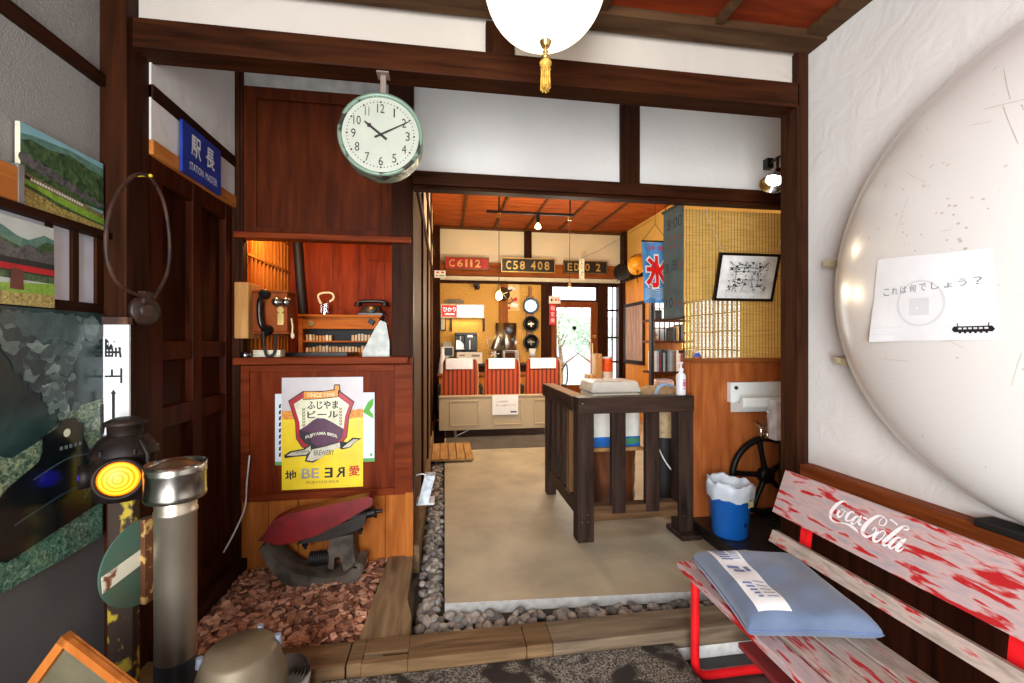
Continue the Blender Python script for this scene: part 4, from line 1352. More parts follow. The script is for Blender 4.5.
sp = []
for i in range(90):
    a = i * 0.35; q = 0.012 + 0.052 * i / 90
    sp.append((q * math.cos(a), q * math.sin(a)))
ax1 = V((0.16, -0.16, 0.95)).normalized(); aa = ax1.orthogonal().normalized(); ab = ax1.cross(aa)
c0 = V((-0.525, 1.52, 0.012))
vs = []
for x, y in sp:
    vs += [c0 + aa * x + ab * y, c0 + aa * x + ab * y + ax1 * 0.20]
m.add(vs, [(2 * i, 2 * i + 1, 2 * i + 3, 2 * i + 2) for i in range(89)], 0, True)
m.build('coiled_sheet', CLEAR, pr_)
b = MB(); b.lathe([(0.066, 0.0), (0.072, 0.02), (0.070, 0.18), (0.066, 0.20)], c0, ax1, 28, caps=False)
b.build('outer_wrap', CLEAR, pr_)
fr = T('framed_board', 'square picture in an orange wood frame standing on its corner by the left wall', 'picture', (-0.775, 1.10, 0.05))
d1 = V((0.985, -0.17, 0)).normalized()
nn = V((d1.y, -d1.x, 0))
c0 = V((-0.775, 1.10, 0.333))
def fpnt(a, bb, k=0.0):
    th = R(45 + 8.5)
    e1 = d1 * math.cos(th) + FZ * math.sin(th)
    e2 = FZ * math.cos(th) - d1 * math.sin(th)
    return c0 + e1 * a + e2 * bb + nn * k
b = MB(); S_ = 0.2
for q in ((-S_, S_, S_ - 0.018, S_), (-S_, S_, -S_, -S_ + 0.018), (-S_, -S_ + 0.018, -S_, S_), (S_ - 0.018, S_, -S_, S_)):
    b.prism([fpnt(q[0], q[2]), fpnt(q[1], q[2]), fpnt(q[1], q[3]), fpnt(q[0], q[3])], nn * 0.02)
b.build('frame', ORANGE, fr)
b = MB(); b.prism([fpnt(-S_, -S_, 0.004), fpnt(S_, -S_, 0.004), fpnt(S_, S_, 0.004), fpnt(-S_, S_, 0.004)], nn * 0.004)
b.build('panel', M('grey_olive', (96, 90, 70), 0.4), fr)
b = MB(); b.lathe([(0.0, 0.0), (0.11, 0.0), (0.11, 0.002), (0, 0.002)], c0 + nn * 0.0085 - FZ * 0.03, nn, 32, smooth=False)
b.build('round_print', M('orange_round', (196, 124, 50), 0.4), fr)

# ------------------------------------------------------------------ RED BENCH
bn = T('bench', 'weathered red and grey slatted bench with white cola script on its back', 'bench', (1.07, 1.15, 0.0))
BW = mix2('bench_worn_paint', (188, 32, 36), (172, 146, 142), 5.5, (5, 1.0, 7), 0.40, 0.47, 0.55, 0, (158, 142, 142), 0.25)
BW2 = mix2('bench_slat_paint', (184, 44, 44), (168, 152, 142), 5, (8, 1.1, 8), 0.30, 0.38, 0.6, 0, (146, 130, 118), 0.25)

def bench_paint(name, lo, hi, base, base2):
    m, nt, b = nmat(name)
    big = noise(nt, 3.2, 3, sc=(2, 1, 2)); fine = noise(nt, 34, 12, sc=(1.7, 0.32, 1.7), dist=0.3)
    ad = nt.nodes.new('ShaderNodeMath'); ad.operation = 'MULTIPLY_ADD'
    nt.links.new(big.outputs[0], ad.inputs[0]); ad.inputs[1].default_value = 0.40; nt.links.new(fine.outputs[0], ad.inputs[2])
    r = ramp(nt, ad.outputs[0], [(lo / 1.9, (170, 22, 26)), ((lo + 0.03) / 1.9, (178, 90, 88)), (hi / 1.9, base), (min(1, (hi + 0.25) / 1.9), base2)])
    sc_ = nt.nodes.new('ShaderNodeMath'); sc_.operation = 'MULTIPLY'; sc_.inputs[1].default_value = 1 / 1.9
    nt.links.new(ad.outputs[0], sc_.inputs[0]); nt.links.new(sc_.outputs[0], r.inputs[0])
    nt.links.new(r.outputs[0], b.inputs['Base Color']); b.inputs['Roughness'].default_value = 0.6
    bump(nt, b, fine.outputs[0], 0.25, 0.003)
    return m


BW = bench_paint('bench_worn_paint', 0.575, 0.67, (186, 158, 154), (156, 144, 146))
BW2 = bench_paint('bench_slat_paint', 0.555, 0.65, (182, 164, 152), (142, 128, 116))
BE0, BE1 = 1.585, 0.62
REDSIDE = M('bench_red', (186, 34, 38), 0.45, var=0.15, scale=20)
for x0, x1, mm in ((0.886, 0.946, BW), (0.962, 1.046, BW2), (1.053, 1.129, BW2), (1.137, 1.22, BW2)):
    b = MB(); b.box(x0, x1, BE1, BE0 + 0.2 * (x0 - 0.886), 0.376, 0.40)
    b.build('seat_slat', mm, bn, 0.003)
pu = V((0.036, 0, 0.165)).normalized(); pn = pu.cross(V((0, -1, 0))) 
pn = V((-pu.z, 0, pu.x))
p0 = V((1.252, 0, 0.593))
b = MB(); b.prism([p0 + FY * 1.53, p0 + pu * 0.169 + FY * 1.505, p0 + pu * 0.169 + FY * 0.66, p0 + FY * 0.66], -pn * 0.02)
bk = b.build('back_plank', BW, bn, 0.003)
sh = Sheet(p0 + FY * 1.32 + pn * 0.0008, -FY, pu, 0.38, 0.169)
SCRIPT = mix2('worn_white_script', (206, 172, 170), (236, 230, 230), 30, (1, 1, 3), 0.30, 0.42, 0.6)
ST = {
    'C1': ([(0.229, 0.797), (0.217, 0.838), (0.181, 0.832), (0.13, 0.725), (0.093, 0.569), (0.091, 0.452), (0.12, 0.396), (0.171, 0.406), (0.232, 0.448), (0.289, 0.449), (0.334, 0.426), (0.36, 0.393)], [1.5, 2, 4, 9, 10, 8, 4, 2, 3, 8, 6, 1]),
    'o1': ([(0.164, 0.64), (0.153, 0.559), (0.166, 0.515), (0.193, 0.564), (0.208, 0.648), (0.2, 0.687), (0.175, 0.667)], [6, 7, 6, 3, 2, 3, 3]),
    'oc': ([(0.2, 0.687), (0.22, 0.66), (0.24, 0.67)], [2, 1.5, 1.5]),
    'c': ([(0.295, 0.699), (0.275, 0.713), (0.244, 0.63), (0.233, 0.54), (0.252, 0.517), (0.288, 0.573)], [4, 3, 7, 7, 4, 2]),
    'a': ([(0.34, 0.671), (0.314, 0.648), (0.29, 0.551), (0.292, 0.499), (0.319, 0.535), (0.354, 0.684)], [3, 5, 8, 5, 2, 3]),
    'as': ([(0.359, 0.712), (0.347, 0.585), (0.359, 0.537), (0.373, 0.574)], [4, 8, 5, 2]),
    'hy': ([(0.372, 0.688), (0.392, 0.692), (0.413, 0.691)], [5, 5, 4]),
    'C2': ([(0.534, 0.692), (0.508, 0.686), (0.511, 0.769), (0.537, 0.83), (0.558, 0.801), (0.552, 0.727), (0.534, 0.692)], [2, 2, 2, 2.5, 3, 3, 2]),
    'C2b': ([(0.537, 0.837), (0.493, 0.828), (0.433, 0.683), (0.394, 0.513), (0.396, 0.418), (0.431, 0.393), (0.473, 0.466), (0.496, 0.572), (0.481, 0.605), (0.462, 0.54)], [2, 5, 9, 11, 9, 6, 3, 3, 3, 2]),
    'o2': ([(0.519, 0.567), (0.49, 0.464), (0.491, 0.385), (0.521, 0.402), (0.553, 0.509), (0.565, 0.598), (0.541, 0.607), (0.525, 0.554)], [5, 8, 8, 5, 2, 3, 3, 3]),
    'l': ([(0.718, 0.825), (0.706, 0.845), (0.681, 0.818), (0.644, 0.707), (0.595, 0.541), (0.564, 0.428), (0.574, 0.384), (0.607, 0.437)], [2, 2, 4, 8, 9, 8, 5, 2]),
    'a2': ([(0.678, 0.621), (0.65, 0.588), (0.623, 0.489), (0.61, 0.404), (0.631, 0.395), (0.662, 0.493), (0.69, 0.618)], [3, 5, 8, 7, 4, 2, 3]),
    'a2s': ([(0.714, 0.639), (0.683, 0.514), (0.664, 0.412), (0.685, 0.406), (0.709, 0.481)], [4, 8, 8, 4, 2]),
    'fl': ([(0.718, 0.825), (0.717, 0.794), (0.686, 0.764)], [2, 3, 4]),
    'sw': ([(0.577, 0.837), (0.603, 0.838), (0.641, 0.801)], [2, 4, 3]),
}
for i, (P, W) in enumerate(ST.values()):
    sh.line(P, [q * 0.00125 for q in W], SCRIPT, 1 + 0.1 * (i % 5), 8)
sh.build('script_lettering', bk)
b = MB(); q0 = V((1.236, 0, 0.482))
b.prism([q0 + FY * 1.53, q0 + pu * 0.047 + FY * 1.52, q0 + pu * 0.047 + FY * 0.66, q0 + FY * 0.66], -pn * 0.02)
b.build('back_rail', BW2, bn, 0.003)
for yy in (1.50, 0.80):
    pts = smooth_path([(0.912, yy, 0.375), (0.912, yy, 0.20), (0.912, yy, 0.07), (0.925, yy, 0.032), (0.965, yy, 0.017), (1.10, yy, 0.017), (1.20, yy, 0.017), (1.255, yy, 0.03), (1.275, yy, 0.08), (1.278, yy, 0.25), (1.28, yy, 0.375)], 6)
    b = MB(); b.tube(pts, 0.0155, 14); b.tube([(0.912, yy, 0.36), (1.28, yy, 0.36)], 0.014, 10)
    b.build('leg_frame', RED, bn)
for yy in (1.40, 0.80):
    b = MB(); b.prism([(1.262, yy, 0.36), (1.285, yy, 0.36), (1.325, yy, 0.73), (1.308, yy, 0.74)], (0, 0.03, 0))
    b.build('back_strap', RED, bn, 0.003)
b = MB(); b.box(1.085, 1.15, 0.72, 1.50, 0.105, 0.125)
b.build('foot_rail', M('dark_red_rail', (122, 40, 40), 0.5, var=0.2), bn, 0.003)

# cushion
cu = T('seat_cushion', 'flat blue-grey cushion with a white printed patch on the red bench', 'cushion', (1.065, 1.275, 0.40))
CA = R(-11)
ex, ey = V((math.cos(CA), math.sin(CA), 0)), V((-math.sin(CA), math.cos(CA), 0))
CW, CL, CT = 0.178, 0.205, 0.086


def cush(s, t, top=True, off=0.0):
    fs_ = (max(0, 1 - abs(s) ** 7) * max(0, 1 - abs(t) ** 7)) ** 0.30
    pinch = 1 + 0.035 * (abs(s * t)) ** 3 - 0.02 * (1 - abs(s) ** 2) * abs(t) - 0.02 * (1 - abs(t) ** 2) * abs(s)
    wr = 0.004 * math.sin(5 * s + 3 * t) * (1 - abs(s) ** 3) * (1 - abs(t) ** 3) + 0.003 * math.sin(9 * t - 4 * s) * (1 - s * s)
    z = 0.403 + CT * 0.36 + ((CT * 0.60 * fs_ + (wr if fs_ > 0 else 0)) if top else -CT * 0.36 * fs_)
    p = V((1.065, 1.295, 0)) + ex * (s * CW * pinch) + ey * (t * CL * pinch)
    p.z = z + off
    return p


b = MB(); N = 40
def gp(i):
    x = 2 * i / N - 1
    return math.copysign(1 - (1 - abs(x)) ** 1.6, x)
for top in (True, False):
    vs = [cush(gp(i), gp(j), top) for j in range(N + 1) for i in range(N + 1)]
    b.add(vs, [(j * (N + 1) + i, j * (N + 1) + i + 1, (j + 1) * (N + 1) + i + 1, (j + 1) * (N + 1) + i) for j in range(N) for i in range(N)], 0, True)
m, nt, bs = nmat('denim_blue')
n = noise(nt, 260, 2); n2 = noise(nt, 6, 4)
r = ramp(nt, n2.outputs[0], [(0.3, (78, 94, 120)), (0.7, (106, 122, 148))])
nt.links.new(r.outputs[0], bs.inputs['Base Color']); bs.inputs['Roughness'].default_value = 0.85
bs.inputs['Sheen Weight'].default_value = 0.3
bump(nt, bs, n.outputs[0], 0.15, 0.002)
b.build('cover', m, cu, merge=True)
b = MB()
path = [cush(sg * 1.0, t) if ax == 0 else cush(t, sg * 1.0) for ax, sg, t in [(0, -1, -1 + 0.1 * i) for i in range(21)] + [(1, 1, -1 + 0.1 * i) for i in range(21)] + [(0, 1, 1 - 0.1 * i) for i in range(21)] + [(1, -1, 1 - 0.1 * i) for i in range(21)]]
b.tube(path, 0.0028, 6, closed=True)
b.build('piping', M('denim_seam', (92, 110, 146), 0.8), cu)


def patch(s0, s1, t0, t1, off, n=12):
    vs = [cush(s0 + (s1 - s0) * i / n, t0 + (t1 - t0) * j / n, True, off) for j in range(n + 1) for i in range(n + 1)]
    return vs, [(j * (n + 1) + i, j * (n + 1) + i + 1, (j + 1) * (n + 1) + i + 1, (j + 1) * (n + 1) + i) for j in range(n) for i in range(n)]


b = MB(); b.add(*patch(-0.80, -0.26, -0.90, 0.93, 0.0012, 24), 0, True)
pc = b.build('printed_patch', PAPER, cu)
b = MB()
for k in range(6):
    b.add(*patch(-0.75 + 0.01 * k, -0.54 + 0.012 * k, 0.84 - k * 0.07, 0.885 - k * 0.07, 0.002, 6))
    b.add(*patch(-0.48, -0.32, 0.82 - k * 0.06, 0.845 - k * 0.06, 0.002, 6))
b.add(*patch(-0.72, -0.50, 0.20, 0.30, 0.002, 6)); b.add(*patch(-0.66, -0.46, 0.08, 0.17, 0.002, 6))
b.add(*patch(-0.42, -0.34, 0.10, 0.28, 0.002, 6))
for k in range(5):
    b.add(*patch(-0.72 + 0.02 * k, -0.56, -0.30 - k * 0.09, -0.25 - k * 0.09, 0.002, 6))
    b.add(*patch(-0.50, -0.31, -0.22 - k * 0.11, -0.195 - k * 0.11, 0.002, 6))
b.build('blue_print', M('print_blue', (110, 128, 172), 0.7), pc)

# ------------------------------------------------------------------ WHITE DOME ON THE RIGHT WALL
DX, DY, DZ, DRr, DD = 1.51, 0.80, 1.427, 0.667, 0.25
dm = T('nose_dome', 'huge scratched white dome from a train nose mounted on the right wall', 'dome', (1.53, DY, DZ - 0.67))
m, nt, bs = nmat('dome_white')
n = noise(nt, 30, 9, dist=2.2)
r = ramp(nt, n.outputs[0], [(0.24, (150, 138, 120)), (0.30, (226, 222, 216))])
nt.links.new(r.outputs[0], bs.inputs['Base Color']); bs.inputs['Roughness'].default_value = 0.22
b = MB(); prof = []
for i in range(25):
    a = math.pi / 2 * i / 24
    prof.append((DRr * math.cos(a), DD * math.sin(a)))
b.lathe(prof, (DX, DY, DZ), (-1, 0, 0), 96, caps=False)
b.build('shell', m, dm)
b = MB(); b.lathe([(DRr, -0.02), (DRr + 0.003, -0.018), (DRr + 0.003, 0.0), (DRr - 0.004, 0.012)], (DX, DY, DZ), (-1, 0, 0), 96, caps=False)
b.build('rim', M('dome_rim', (196, 184, 166), 0.4), dm)
for y, z in ((1.50, 1.555), (1.455, 1.175), (0.1, 1.45)):
    b = MB(); b.obox((1.505, y + 0.01, z), (0.025, 0, 0), (0, 0.028, 0.004), (0, 0, 0.014)); b.cyl((1.48, y + 0.012, z), (1.474, y + 0.012, z), 0.008)
    b.build('bracket', M('bracket_ivory', (188, 176, 146), 0.4, 0.2), dm, 0.004)
b = MB(); b.box(1.45, 1.52, 0.55, 1.016, 0.738, 0.762)
b.build('support_bar', BLACKM, dm, 0.006)
m2 = MB(); rs = random.Random(5)


def dpt(y, z, off=0.0006):
    rho = min(0.999, math.hypot(y - DY, z - DZ) / DRr)
    X = DX - DD * math.sqrt(1 - rho * rho)
    n_ = V(((X - DX) / DD ** 2, (y - DY) / DRr ** 2, (z - DZ) / DRr ** 2)).normalized()
    return V((X, y, z)) + n_ * off


for k in range(26):
    y, z = rs.uniform(0.75, 1.25), rs.uniform(1.1, 1.85)
    a = rs.uniform(0, 6.28); L_ = rs.uniform(0.02, 0.12)
    w_ = 0.0006
    pts = [(y + math.cos(a) * L_ * t / 5, z + math.sin(a) * L_ * t / 5) for t in range(6)]
    vs = []
    for yy, zz in pts:
        vs += [dpt(yy - math.sin(a) * w_, zz + math.cos(a) * w_), dpt(yy + math.sin(a) * w_, zz - math.cos(a) * w_)]
    m2.add(vs, [(2 * i, 2 * i + 1, 2 * i + 3, 2 * i + 2) for i in range(5)])
for k in range(60):
    y, z = rs.gauss(1.0, 0.14), rs.gauss(1.56, 0.14); q = rs.uniform(0.001, 0.0035)
    vs = [dpt(y + q * 1.6 * math.cos(t * 1.05) , z + q * math.sin(t * 1.05)) for t in range(6)]
    m2.add(vs, [list(range(6))])
m2.build('scratches', M('scratch_brown', (196, 184, 166), 0.5), dm)['kind'] = 'stuff'

# paper notice on the dome
nt_ = T('dome_notice', 'white paper notice with one line of Japanese text taped to the dome', 'notice', (1.29, 1.0, 1.25))
TL, TR, BL, BR_ = (1.147, 1.498), (0.845, 1.437 + 0.03), (1.178, 1.25), (0.833, 1.255)


def ncurve(a, bb, off):
    y = (TL[0] * (1 - a) + TR[0] * a) * bb + (BL[0] * (1 - a) + BR_[0] * a) * (1 - bb)
    z = (TL[1] * (1 - a) + TR[1] * a) * bb + (BL[1] * (1 - a) + BR_[1] * a) * (1 - bb)
    lift = 0.012 * max(0, 0.25 - a) * 4 * max(0, 0.5 - bb) * 2
    return dpt(y, z, 0.003 + off + lift)


N = 16
vs = [ncurve(i / N, j / N, 0) for j in range(N + 1) for i in range(N + 1)]
b = MB(); b.add(vs, [(j * (N + 1) + i, j * (N + 1) + i + 1, (j + 1) * (N + 1) + i + 1, (j + 1) * (N + 1) + i) for j in range(N) for i in range(N)], 0, True)
b.build('sheet', PAPER, nt_)
FAINT = M('faint_print', (222, 221, 222), 0.8, var=0.02)


class NS(Sheet):
    def __init__(s, f):
        s.f, s.mb, s.mats, s.w, s.h = f, MB(), [], 0.31, 0.24
    def pt(s, a, bb, c=0.0):
        return s.f(a, bb, c)


sh = NS(ncurve)
ringpts = [(0.47 + 0.2 * math.cos(t * 0.209), 0.44 + 0.26 * math.sin(t * 0.209)) for t in range(31)]
sh.line(ringpts, 0.006, FAINT, 1, 1)
sh.poly([(0.38, 0.30), (0.55, 0.30), (0.55, 0.50), (0.38, 0.50)], FAINT, 1)
chars = 'これは何でしょう？'
for i, c in enumerate(chars):
    x = 0.115 + i * 0.088 + (0.014 * max(0, i - 4))
    hh = 0.055 if c in 'ょ' else 0.085
    bb = 0.55 + 0.008 * i
    sh.text(c, x, x + 0.062, bb, bb + hh, GREYINK, 2)
sh.line([(0.03, 0.17), (0.72, 0.17)], 0.001, FAINT, 2); sh.line([(0.03, 0.09), (0.95, 0.09)], 0.001, FAINT, 2)
sh.poly([(0.73, 0.09), (0.97, 0.09), (0.985, 0.12), (0.97, 0.155), (0.73, 0.155), (0.715, 0.12)], INK, 2)
for k in range(6):
    x = 0.76 + k * 0.033
    sh.poly([(x, 0.12), (x + 0.022, 0.12), (x + 0.022, 0.14), (x, 0.14)], FAINT, 3)
    sh.disc(x + 0.01, 0.085, 0.009, INK, 3, 8, 0.012)
sh.line([(0.76, 0.155), (0.755, 0.19)], 0.002, INK, 3); sh.line([(0.95, 0.155), (0.955, 0.19)], 0.002, INK, 3)
sh.build('printed_text', nt_)

# ------------------------------------------------------------------ RIGHT ALCOVE: partition, blind, plinth and what stands there
b = MB()
x = 1.55
k = 0
while x < 2.93:
    w_ = (0.075, 0.135, 0.15, 0.12)[k % 4]
    b.box(x, min(x + w_ - 0.002, 2.95), 2.60, 2.63, 0.06, 1.12); x += w_; k += 1
b.box(1.54, 2.95, 2.615, 2.66, 0.06, 1.12)
struct('partition', b, PART)
b = MB(); b.box(1.535, 2.95, 2.555, 2.67, 1.118, 1.142)
struct('trim_13', b, wood('partition_ledge', (120, 62, 30), (172, 102, 54), 'X', 0.45, k=7), 0.003)
b = MB(); b.box(1.54, 2.95, 1.76, 2.60, 0.0, 0.13, 0)
struct('floor_plinth', b, M('black_plinth', (34, 30, 28), 0.4, var=0.3, scale=8), 0.004)
bl = T('bamboo_blind', 'golden bamboo slat blind hanging above the cedar partition', 'blind', (2.0, 2.585, 1.143))
BAM = wood('bamboo', (176, 136, 62), (236, 204, 126), 'X', 0.5, sc=8, k=30, mid=(212, 174, 92), bmp=0.2)
b = MB(); z = 1.145
rz = random.Random(11)
while z < 2.09:
    h_ = rz.uniform(0.0045, 0.007)
    b.box(1.503, 2.60, 2.584 + rz.uniform(-.001, .001), 2.588, z, z + h_)
    z += h_ + 0.0022
b.build('slats', BAM, bl)
b = MB()
for i in range(49):
    x = 1.51 + i * 0.0222
    b.cyl((x, 2.5825, 1.145), (x, 2.5825, 2.09), 0.0013, n=6)
b.build('binding_threads', M('blind_thread', (110, 84, 44), 0.8), bl)

pf = T('framed_drawing', 'black-framed ink drawing of a train carriage hung tilted before the bamboo blind', 'picture', (1.86, 2.5, 1.50))
o_ = V((1.642, 2.50, 1.503)); uu = V((0, -0.07, 0.285)).normalized()
sh = Sheet(o_, FX, uu, 0.406, 0.293)
b = MB(); n_ = sh.n
for q in ((0, 1, 0, 0.055), (0, 1, 0.945, 1), (0, 0.04, 0.055, 0.945), (0.96, 1, 0.055, 0.945)):
    b.prism([sh.pt(q[0], q[2], -0.014), sh.pt(q[1], q[2], -0.014), sh.pt(q[1], q[3], -0.014), sh.pt(q[0], q[3], -0.014)], n_ * 0.018)
b.build('frame', BLACK, pf)
b = MB(); b.prism([sh.pt(0.02, 0.03, -0.012), sh.pt(0.98, 0.03, -0.012), sh.pt(0.98, 0.97, -0.012), sh.pt(0.02, 0.97, -0.012)], n_ * 0.010)
b.build('mount', M('mount_white', (226, 232, 228), 0.6), pf)
PGR = M('drawing_grey', (176, 178, 178), 0.7, var=0.15, scale=60)
sh.poly([(0.17, 0.17), (0.83, 0.17), (0.83, 0.83), (0.17, 0.83)], M('drawing_paper', (214, 216, 214), 0.7), 0)
rs = random.Random(21)
L = 1
for P in ([(0.17, 0.83), (0.30, 0.62), (0.30, 0.35), (0.17, 0.2)], [(0.83, 0.83), (0.68, 0.62), (0.68, 0.35), (0.83, 0.2)], [(0.17, 0.83), (0.30, 0.70), (0.70, 0.70), (0.83, 0.83)], [(0.30, 0.62), (0.68, 0.62)], [(0.30, 0.45), (0.68, 0.45)], [(0.45, 0.70), (0.45, 0.83)], [(0.60, 0.70), (0.62, 0.83)], [(0.42, 0.17), (0.47, 0.45)], [(0.64, 0.17), (0.56, 0.45)], [(0.2, 0.3), (0.42, 0.33)], [(0.66, 0.33), (0.83, 0.3)]):
    for i in range(len(P) - 1):
        sh.line([P[i], P[i + 1]], 0.003, INK, L + 12)
for k in range(170):
    x, y = rs.uniform(0.18, 0.80), rs.uniform(0.2, 0.78)
    if 0.46 < x < 0.58 and y < 0.45:
        continue
    w_, h_ = rs.uniform(0.008, 0.05), rs.uniform(0.006, 0.05)
    sh.poly([(x, y), (min(x + w_, .83), y), (min(x + w_, .83), min(y + h_, .82)), (x, min(y + h_, .82))], rs.choice([INK, INK, PGR, GREYINK, PAPER]), 2 + 0.05 * k)
sh.build('drawing', pf)
b = MB(); b.tube([sh.pt(0.06, 0.98, -0.01), (1.575, 2.47, 2.02), (1.56, 2.44, 2.10)], 0.0018, 6); b.tube([sh.pt(0.94, 0.98, -0.01), (2.14, 2.44, 2.09)], 0.0018, 6)
b.build('hanging_wire', M('wire_pale', (190, 184, 168), 0.5), pf)

sk = T('hand_basin', 'white ceramic wall basin on the cedar partition beside the post', 'basin', (2.0, 2.52, 0.80))
CER = M('ceramic', (232, 238, 236), 0.15, var=0.02)
b = MB(); b.box(1.80, 2.25, 2.555, 2.60, 0.86, 0.99)
b.build('splashback', CER, sk, 0.006)
b = MB(); b.prism([(1.80, 2.56, 0.90), (1.80, 2.56, 0.80), (1.80, 2.47, 0.815), (1.80, 2.44, 0.85), (1.80, 2.44, 0.905), (1.80, 2.46, 0.905), (1.80, 2.47, 0.87), (1.80, 2.55, 0.86)], (0.40, 0, 0))
b.build('bowl', CER, sk, 0.006)
b = MB(); b.cyl((1.835, 2.556, 0.955), (1.835, 2.55, 0.955), 0.012)
b.build('tap_hole', BLACKM, sk)
b = MB(); b.tube(smooth_path([(2.03, 2.52, 0.81), (2.03, 2.52, 0.70), (2.03, 2.52, 0.655), (2.01, 2.52, 0.635), (1.985, 2.52, 0.655), (1.985, 2.525, 0.70), (1.985, 2.56, 0.72), (1.985, 2.60, 0.72)], 6), 0.014, 10)
b.build('waste_trap', CHROME, sk)
sb = T('stand_box', 'small white box on a thin black rod stand, half hidden by the dark post', 'stand', (2.05, 2.42, 0.13))
b = MB(); b.box(1.955, 2.09, 2.36, 2.425, 0.655, 0.895)
b.build('box', M('box_white', (226, 224, 224), 0.4), sb, 0.008)
b = MB(); b.box(2.01, 2.035, 2.352, 2.36, 0.67, 0.88)
b.build('red_panel', M('dark_maroon', (72, 26, 24), 0.4), sb)
b = MB(); b.cyl((2.02, 2.40, 0.13), (2.02, 2.40, 0.66), 0.009); b.cyl((2.02, 2.40, 0.13), (2.02, 2.40, 0.138), 0.07)
b.build('rod', BLACKM, sb)
wh = T('flywheel', 'large black iron five-spoke wheel leaning on the cedar partition', 'wheel', (2.04, 2.555, 0.13))
b = MB(); c0 = V((2.045, 2.555, 0.39))
ringp = [c0 + V((0.235 * math.cos(2 * math.pi * i / 64), 0, 0.235 * math.sin(2 * math.pi * i / 64))) for i in range(64)]
b.tube(ringp, 0.02, 10, closed=True)
b.build('rim', IRON, wh)
for i in range(5):
    a = 2 * math.pi * i / 5 + 0.52
    d = V((math.cos(a), 0, math.sin(a)))
    b = MB(); b.tube([c0 + d * 0.03, c0 + d * 0.13, c0 + d * 0.228], [0.019, 0.015, 0.018], 8)
    b.build('spoke', IRON, wh)
b = MB(); b.lathe([(0.0, -0.03), (0.045, -0.03), (0.05, -0.02), (0.05, 0.02), (0.03, 0.03), (0, 0.03)], c0, (0, -1, 0), 24)
b.build('hub', IRON, wh)

bi = T('waste_bin', 'blue plastic bin with a white liner bag on the black plinth', 'bin', (1.64, 2.34, 0.13))
m, nt, bs = nmat('bin_blue')
bs.inputs['Base Color'].default_value = (*s2l((24, 104, 196)), 1); bs.inputs['Roughness'].default_value = 0.3
b = MB(); b.lathe([(0.0, 0.13), (0.09, 0.13), (0.095, 0.14), (0.118, 0.42), (0.122, 0.425), (0.114, 0.425), (0.09, 0.145)], (1.64, 2.34, 0), n=40, caps=False)
b.build('body', m, bi)
b = MB(); rs = random.Random(9)
n_ = 40; prof = [(0.122, 0.352), (0.125, 0.38), (0.127, 0.425), (0.120, 0.443), (0.108, 0.438), (0.10, 0.40), (0.08, 0.30)]
vs = []
ph = [rs.uniform(0, 6) for _ in range(4)]
for kk, (r_, z_) in enumerate(prof):
    for i in range(n_):
        t = 2 * math.pi * i / n_
        wv_ = 0.004 * math.sin(9 * t + ph[kk % 4]) + 0.003 * math.sin(15 * t + ph[(kk + 1) % 4])
        zz = z_ + (0.007 * math.sin(5 * t + 1) + 0.005 * math.sin(11 * t) if kk in (0, 3, 4) else 0) + (0.012 * math.cos(t - 2.6) if kk == 3 else 0)
        vs.append((1.64 + (r_ + wv_) * math.cos(t), 2.34 + (r_ + wv_) * math.sin(t), zz))
b.add(vs, [(k * n_ + i, k * n_ + (i + 1) % n_, (k + 1) * n_ + (i + 1) % n_, (k + 1) * n_ + i) for k in range(len(prof) - 1) for i in range(n_)], 0, True)
b.build('liner_bag', M('liner_white', (222, 232, 242), 0.35, var=0.03), bi)
b = MB(); b.obox((1.682, 2.2155, 0.345), (0.020, 0.008, 0), (-0.0006, 0.0015, 0), (0, 0.0, 0.018))
b.build('yellow_tag', M('tag_yellow', (216, 206, 140), 0.5, var=0.2, scale=80), bi)
b = MB(); b.lathe([(0.012, 0), (0.012, 0.002)], (1.664, 2.2355, 0.22), (0.15, -1, 0), 10)
b.build('dark_mark', M('bin_mark', (10, 40, 90), 0.5), bi)

sp = T('chrome_spotlight', 'chrome clip spotlight glowing high beside the right post', 'spotlight', (1.80, 2.2, 2.1))
dd = V((-0.45, -0.25, -0.86)).normalized(); c0 = V((1.815, 2.18, 2.20))
b = MB(); b.lathe([(0.02, 0.0), (0.03, 0.015), (0.032, 0.04), (0.05, 0.07), (0.065, 0.105), (0.068, 0.11), (0.063, 0.108), (0.046, 0.072), (0.02, 0.05)], c0, dd, 32, caps=False)
b.build('reflector', CHROME, sp)
b = MB(); c1 = c0 + dd * 0.07; b.blob(c1, (0.028, 0.028, 0.028))
b.build('bulb', M('cool_bulb', (255, 255, 255), 0.3, emit=12, ecol=(240, 248, 255)), sp)
b = MB(); b.tube([c0, c0 + V((0.01, 0.01, 0.07)), (1.90, 2.25, 2.31), (1.93, 2.385, 2.32)], 0.008, 8); b.box(1.91, 1.95, 2.37, 2.41, 2.29, 2.35)
b.build('arm', BLACK, sp)
lamp('spotlight_light', 'SPOT', tuple(c0 + dd * 0.12), 14, (0.95, 0.98, 1.0), 0.03, V(dd).to_track_quat('-Z', 'Y').to_euler(), spot=100)

mf = T('mountain_ornament', 'small blue and white mountain-shaped ornament on the partition ledge', 'ornament', (1.585, 2.60, 1.142))
b = MB(); b.lathe([(0.034, 0), (0.034, 0.004), (0.022, 0.036)], (1.585, 2.60, 1.142), n=24, caps=True)
b.build('blue_slope', M('ornament_blue', (56, 84, 168), 0.4), mf)
b = MB(); b.lathe([(0.0225, 0.034), (0.008, 0.064), (0.0, 0.066)], (1.585, 2.60, 1.142), n=24)
b.build('snow_cap', PAPER, mf)
b = MB(); b.lathe([(0.0355, 0), (0.0355, 0.008), (0.0325, 0.012)], (1.585, 2.60, 1.142), n=24)
b.build('brown_base', M('ornament_brown', (140, 84, 52), 0.5), mf)

